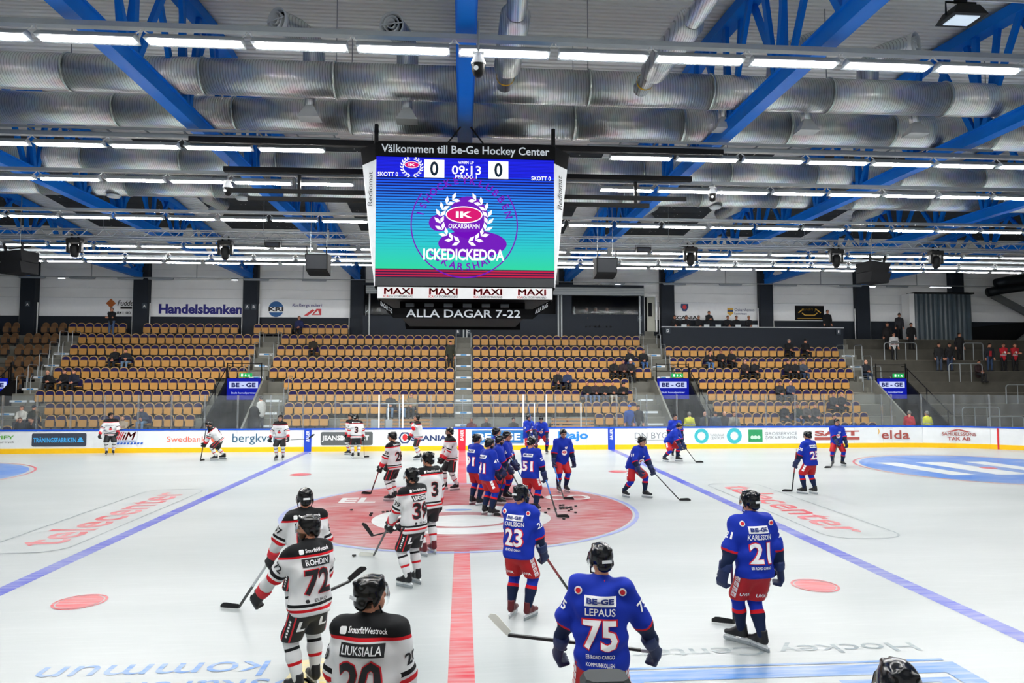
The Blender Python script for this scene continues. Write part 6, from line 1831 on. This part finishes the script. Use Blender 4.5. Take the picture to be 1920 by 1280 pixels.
stick((-15.95, 13.9, .95), (-14.85, 13.8, 1.22), (-14.6, 13.85, 1.38), 'stick held across the waist of the leftmost player', col='grey')
g = player((-10.26, 11.86), 105, 'w', 'white team player bending forward while skating left', '9', '', lean=38, drop=.16, feet=((-.16, .05, 6), (.22, -.25, -25)), L=(-.1, .55, .62), Rr=(.12, .5, .66), head=(0, -18), hk='dark')
held(g[0], (-10.75, 11.7), 'stick planted upright under the bending white player', bl=.25)
g = player((-7.64, 11.67), 178, 'w', 'white team player facing the camera beside the left blue line', '', '', head=(4, 0), L=(-.42, .22, .88), Rr=(.42, .12, .84), front=True, back=False)
stick((-7.2, 11.4, .86), (-6.38, 11.35, .9), (-6.15, 11.35, 1.08), 'stick held level pointing at the blue board stripe')
g = player((-5.0, 13.6), 140, 'w', 'white team player mostly hidden behind the one wearing 3', '', '', s=.97, head=(-10, 0), front=True, back=False)
g = player((-4.56, 12.05), 14, 'w', 'white team player with 3 on the back in front of the grey advert', '3', '', head=(-25, 0), hk='dark', Rr=(.36, .1, .84))
held(g[1], (-4.05, 12.4), 'stick held straight down beside the player with 3', bl=.22)
g = player((-1.87, 11.4), 105, 'w', 'white team player raising an arm in front of the dark blue shield advert', '', '', head=(0, 18), L=(-.1, .24, 1.52), Rr=(.05, .34, .95), back=False, feet=((-.13, .0, 8), (.15, -.12, -8)))

g = player((1.2, -11.94), -14, 'b', 'blue team player with 75 on the back at the bottom edge', '75', 'LEPAUS', vox=NEAR, near=1, head=(22, 2), L=(-.40, .18, .92), Rr=(.52, .26, .86), cap='KOMMUNKOLLEN', hk='blond')
stick((1.68, -11.75, .9), (.42, -11.6, 1.02), (.24, -11.52, 1.16), 'dark stick held level across the waist of the player with 75', blade='white')
g = player((3.62, -9.5), 6, 'b', 'blue team player with 21 on the back standing alone at right', '21', 'KARLSSON', s=1.02, vox=NEAR, near=1, head=(12, 2), L=(-.42, .02, .86), Rr=(.38, .0, .86), feet=((-.08, .2, 40), (.06, -.05, 20)), drop=.02)
held(g[0] + Vector((.25, .3, -.1)), (3.42, -8.55), 'purple and black stick behind the player with 21', col='purple', blade='black', bdir=(-1, .3))
g = player((.8, -8.2), -34, 'b', 'blue team player with 23 on the sleeve at the near circle edge', '23', 'KARLSSON', s=.975, vox=NEAR, near=1, head=(-12, 0), sk='r', L=(-.16, .36, .86), Rr=(.30, .26, .82), hk='dark')
held(g[1], (2.0, -7.55), 'red and grey stick passing behind the player with 75', col='red', bdir=(1, .1))
g = player((.34, .57), -52, 'b', 'blue team player with 91 on the sleeve, left of the huddle', '91', '', vox=.022, head=(-10, 0), L=(-.2, .3, .86), Rr=(.28, .1, .84))
g = player((.62, -.85), -62, 'b', 'blue team player with 41 leaning on an upright stick, front of the huddle', '41', '', vox=.021, hk='dark', head=(-8, -4), L=(-.1, .34, .98), Rr=(.16, .36, 1.06))
held(g[1], (.95, -.95), 'stick standing upright in the front of the huddle', bdir=(1, -.2), bl=.22)
g = player((.95, .75), -95, 'b', 'bearded blue team player in the middle of the huddle', '', '', s=.97, vox=.022, hk='dark', head=(10, -4), L=(-.12, .3, 1.0), Rr=(.14, .34, .96))
held(g[1], (2.05, .25), 'stick reaching right from the middle of the huddle', bdir=(1, -.3))
g = player((1.2, 1.5), -108, 'b', 'blue team player with 56 at the right of the huddle, hands together', '56', '', vox=.022, head=(6, 0), front=True, L=(-.1, .3, .96), Rr=(.12, .34, .9))
held(g[1], (2.3, 1.5), 'blue stick reaching right from the player with 56', col='blue', bdir=(1, -.05))
g = player((.95, 2.5), -75, 'b', 'blue team player at the back of the huddle, only head and shoulder showing', '', '', s=1.02, vox=.024, head=(0, 0), back=False)
g = player((1.72, -.55), -34, 'b', 'blue team player with 51 on the back reaching a blue stick to the pucks', '51', '', vox=.021, head=(-14, -10), L=(-.16, .34, .9), Rr=(.34, .2, .82))
held(g[1], (2.6, -1.25), 'blue stick reaching over the heap of pucks', col='blue', bdir=(1, -.1))
g = player((2.97, 2.55), -165, 'b', 'blue team player with 12 facing the camera and looking down at the pucks', '12', '', vox=.022, lean=10, head=(-6, -16), front=True, L=(-.36, .12, .84), Rr=(.36, .18, .86))
held(g[1], (3.12, 1.2), 'light blue stick pointing down to the pucks', col='blue', bdir=(1, -.3))
g = player((2.8, 11.31), -142, 'b', 'blue team player with 13 holding a stick upright before the far boards', '13', '', head=(10, 0), front=True, L=(-.12, .34, 1.05), Rr=(.14, .32, .94))
stick((2.78, 11.02, 2.35), (3.02, 11.0, .9), (3.1, 11.0, .68), 'stick held upright in front of the far gate posts', col='blue')
g = player((3.6, 13.3), 172, 'b', 'blue team player bending forward beside the one with 13', '', '', lean=32, drop=.12, head=(0, -14), front=True, back=False, L=(-.28, .36, .72), Rr=(.2, .42, .66), feet=((-.24, .0, 20), (.22, .06, -20)))
held(g[1], (3.35, 12.75), 'stick under the blue player bending forward at the boards', bl=.24)
g = player((4.91, 1.5), -140, 'b', 'blue team player skating to the right with his stick far out', '81', '', lean=26, drop=.12, head=(4, -8), front=True, L=(-.2, .5, .74), Rr=(.3, .36, .84), feet=((-.2, .22, 10), (.16, -.25, -15)))
held(g[0], (6.3, .8), 'long black stick far out to the right of the gliding blue player', bdir=(1, -.1), length=1.6)
g = player((9.2, 11.3), 176, 'b', 'blue team player standing upright in front of the yellow vest', '', '', head=(5, 0), front=True, back=False)
g = player((8.55, 9.9), -128, 'b', 'blue team player crouched and gliding right in front of the upright one', '', '', lean=40, drop=.18, head=(0, -16), front=True, L=(-.16, .56, .6), Rr=(.22, .5, .66), feet=((-.26, .2, 10), (.2, -.2, -20)))
held(g[0], (9.75, 9.4), 'stick stretched to the right of the crouched blue player', bdir=(1, -.1))
g = player((10.2, 1.67), 22, 'b', 'blue team player with 25 on the back near the right zone', '25', '', vox=.022, s=.97, head=(10, -6), L=(-.36, .26, .84), Rr=(.3, .2, .86), feet=((-.16, .1, 20), (.14, -.04, -4)))
held(g[0], (9.55, 2.1), 'stick pointing lower left of the player with 25', col='red', bdir=(-1, 0))
g = player((14.64, 8.06), 168, 'b', 'blue team player facing the camera beside the right blue circle', '', '', head=(12, 0), s=.97, front=True, back=False, L=(-.32, .18, .88), Rr=(.08, .36, .84), feet=((-.2, .0, 20), (.2, .04, -25)))
held(g[1], (13.75, 7.35), 'stick in front of the blue player beside the right circle', bdir=(-1, -.3))
g = player((2.22, -14.55), 5, 'b', 'player whose dark helmet alone shows at the bottom right edge', '', '', vox=.024, head=(-20, 0), back=False)

# ================================================================ SPECTATORS
for r_, x, ja, tr_, hr, lk, lb in SITS:
    civ(x, yr[r_ - 1] - .12, T[r_ - 1] - .02, 180, 'lean' if lk == 'lean' else 'sit', ja, tr_, hr, lb)
def up(x, y, z, phi, ja, tr_, hr, lb, pose='stand', s=1.0, extra=None): civ(x, y, z, phi, pose, ja, tr_, hr, lb, s, extra)
up(-21.18, yr[0] - .2, T[0], 180, '17181b', '4a5f80', 'grey', 'man in black jacket and jeans standing in front of the phone number sign', 'fold')
up(-.72, yr[3] - .3, T[3], 200, '2c2e24', '1c1d1f', 'dark', 'man in olive jacket standing beside the centre stairs')
up(-10.15, 17.6, T[8], 60, 'b8b8b4', '26282c', 'dark', 'person in pale hoodie with a huge black bag beside the left tunnel')
up(8.5, 16.6, .33, 180, '2a4a8c', '3a3c42', 'beanie_blue', 'person in blue jacket and blue hat behind the right bench glass')
up(8.95, 16.6, .33, 180, '2e2f33', '6a7078', 'dark', 'person with dark hair and light trousers behind the right bench glass')
for x, c, h, l in ((.46, '5a2428', 'grey', 'timekeeper in maroon hoodie behind the boards at centre'), (1.21, '2c2d30', 'blond', 'fair haired timekeeper in dark clothes behind the boards'), (2.6, '33302c', 'dark', 'dark haired official seated behind the boards at the bench'), (4.7, '1a1b1e', 'beanie_black', 'official in black cap seated in the right penalty box'), (5.39, '2e2f2c', 'brown', 'official in dark green jacket seated in the right penalty box')):
    civ(x, 17.1, .12, 180, 'sit', c, '1c1d20', h, l)
    st_ = tag(empty('stool', (x, 17.1, 0)), 'black stool under the ' + l.split(' behind')[0].split(' seated')[0], 'stool', 'stools behind the boards')
    MB().cbox(-.2, .2, -.2, .2, .44, .5, .01).build('stool_seat', BLACK, st_)
    for sx in (-1, 1):
        for sy in (-1, 1): MB().bar((sx * .15, sy * .15, 0), (sx * .15, sy * .15, .44), .03).build('leg', BLACK, st_)
VEST = [('reflective_band', rect(-.3, .3, -.02, .02), .2, 'b8bcb0'), ('reflective_band', rect(-.3, .3, -.02, .02), .08, 'b8bcb0')]
up(11.44, 16.0, 0, 5, 'd8d838', '22252a', 'grey', 'guard in yellow high visibility jacket below the right tunnel screen', extra=VEST)
up(24.06, 16.05, 0, 5, 'd8d838', '22252a', 'grey', 'guard in yellow high visibility jacket below the far right tunnel screen', extra=VEST)
up(23.44, 16.6, 0, -60, 'b02430', '1c1d20', 'grey', 'person in red jersey beside the far right yellow jacket')
for x, y, c, h, l in ((12.37, 16.4, '30343c', 'bald', 'bald person in dark blue coat right of the yellow jacket'), (12.85, 16.2, '3a4658', 'cap', 'large person in blue grey coat right of the yellow jacket'), (13.43, 16.5, '24262c', 'bald', 'person in dark coat at the right of the group by the tunnel'), (13.75, 16.0, '9a9488', 'brown', 'person in pale coat at the right of the group by the tunnel')):
    up(x, y, 0, 170, c, '22252a', h, l)
FAN = [('jersey_stripe', rect(-.2, .2, -.025, .025), .12, 'd8d8d8'), ('jersey_crest', circ(.07, 14), .28, 'e0e0e0')]
WF = [('jersey_stripe', rect(-.2, .2, -.03, .03), .3, '1a1a1e'), ('jersey_stripe', rect(-.2, .2, -.02, .02), .1, 'b02030')]
for r_, x, c, t_, h, l, e in ((2, 27.2, '1c1a1c', '17181b', 'brown', 'person in black behind the white jersey fan on the right terrace', None), (3, 27.01, 'c8c8c8', '17181b', 'dark', 'fan in white and black jersey at the upper barrier', WF), (1, 28.65, '2a2b30', '17181b', 'beanie_black', 'tall person in black cap at the top of the right terrace', None), (2, 28.81, '121316', '131417', 'dark', 'person in black beside the curtained box', None), (4, 29.28, '1d1e20', '3a4658', 'dark', 'shorter person in black behind the middle terrace barrier', None), (4, 29.96, '141518', '2c3a52', 'dark', 'taller person in black behind the middle terrace barrier', None), (3, 31.35, '1a1a1c', '17181b', 'dark', 'person in dark clothes high on the right terrace', None), (4, 32.57, '1a1c22', '2c3e5a', 'dark', 'person in black over a red top at the right of the terrace', [('red_top', rect(-.07, .07, -.2, .14), .22, 'a02028')]), (4, 33.49, 'b8202c', '17181b', 'brown', 'left fan in red and white jersey at the right edge', FAN), (4, 34.23, 'b0202a', '17181b', 'brown', 'right fan in red and white jersey at the right edge', FAN)):
    up(x, yr[r_ - 1] - .15, T[r_ - 1], 170, c, t_, h, l, 'fold' if e is FAN else 'stand', extra=e)
# reporters in the gallery, with laptops
for k, (x, h) in enumerate(((13.58, 'dark'), (14.35, 'dark'), (15.16, 'grey'), (17.09, 'brown'), (17.66, 'dark'), (18.48, 'blond'))):
    civ(x, 25.0, 6.2, 180, 'sit', '1b1c20', '1b1c20', h, f'reporter in dark clothes, {ORD[k + 1]} seated from left in the gallery')
up(15.89, 25.1, 6.2, 180, '1e2024', '1b1c20', 'dark', 'reporter standing over the desk in the gallery', 'clap', .93)
up(23.78, 25.0, 6.2, 180, '101114', '131417', 'dark', 'man in black suit standing beside the black gold sign')
for k, x in enumerate((13.98, 15.45, 16.2, 17.5, 18.6)):
    o = tag(empty('laptop', (x, 24.36, 6.64)), f'open laptop with pale lid, {ORD[k + 1]} from left on the gallery desk', 'laptop', 'laptops in the gallery')
    MB().box(-.17, .17, -.02, .2, 0, .02).build('keyboard_base', LHOUS, o); MB().box(-.17, .17, -.035, -.02, .02, .26).build('lid', pm('laptop_lid', 'c4ccd0', .4), o)
for k, x in enumerate((7.96, 8.55, 9.28)):
    civ(x, 25.5, 6.72, 180, 'sit', '16171a', '16171a', ('brown', 'grey', 'brown')[k], f'person in black inside the press box window, {ORD[k + 1]} from left')
# the black bag carried beside the left tunnel
bg = tag(empty('equipment_bag', (-10.42, 17.3, .82)), 'huge black equipment bag carried by the person in pale hoodie', 'bag')
Vg, Fg = skin([flat((0, 0, .3), (0, 0, 1.0), .28, .24, (1, 0, 0), 1.0, .8)], .05, .03, [], .008, 2)
link('bag_body', mesh_np('bag_body', Vg, Fg, cloth('141518')), bg); MB().tube([(.1, .2, 1.1), (.2, .28, .8), (.1, .22, .4)], .02, 6).build('strap', cloth('26282c'), bg)
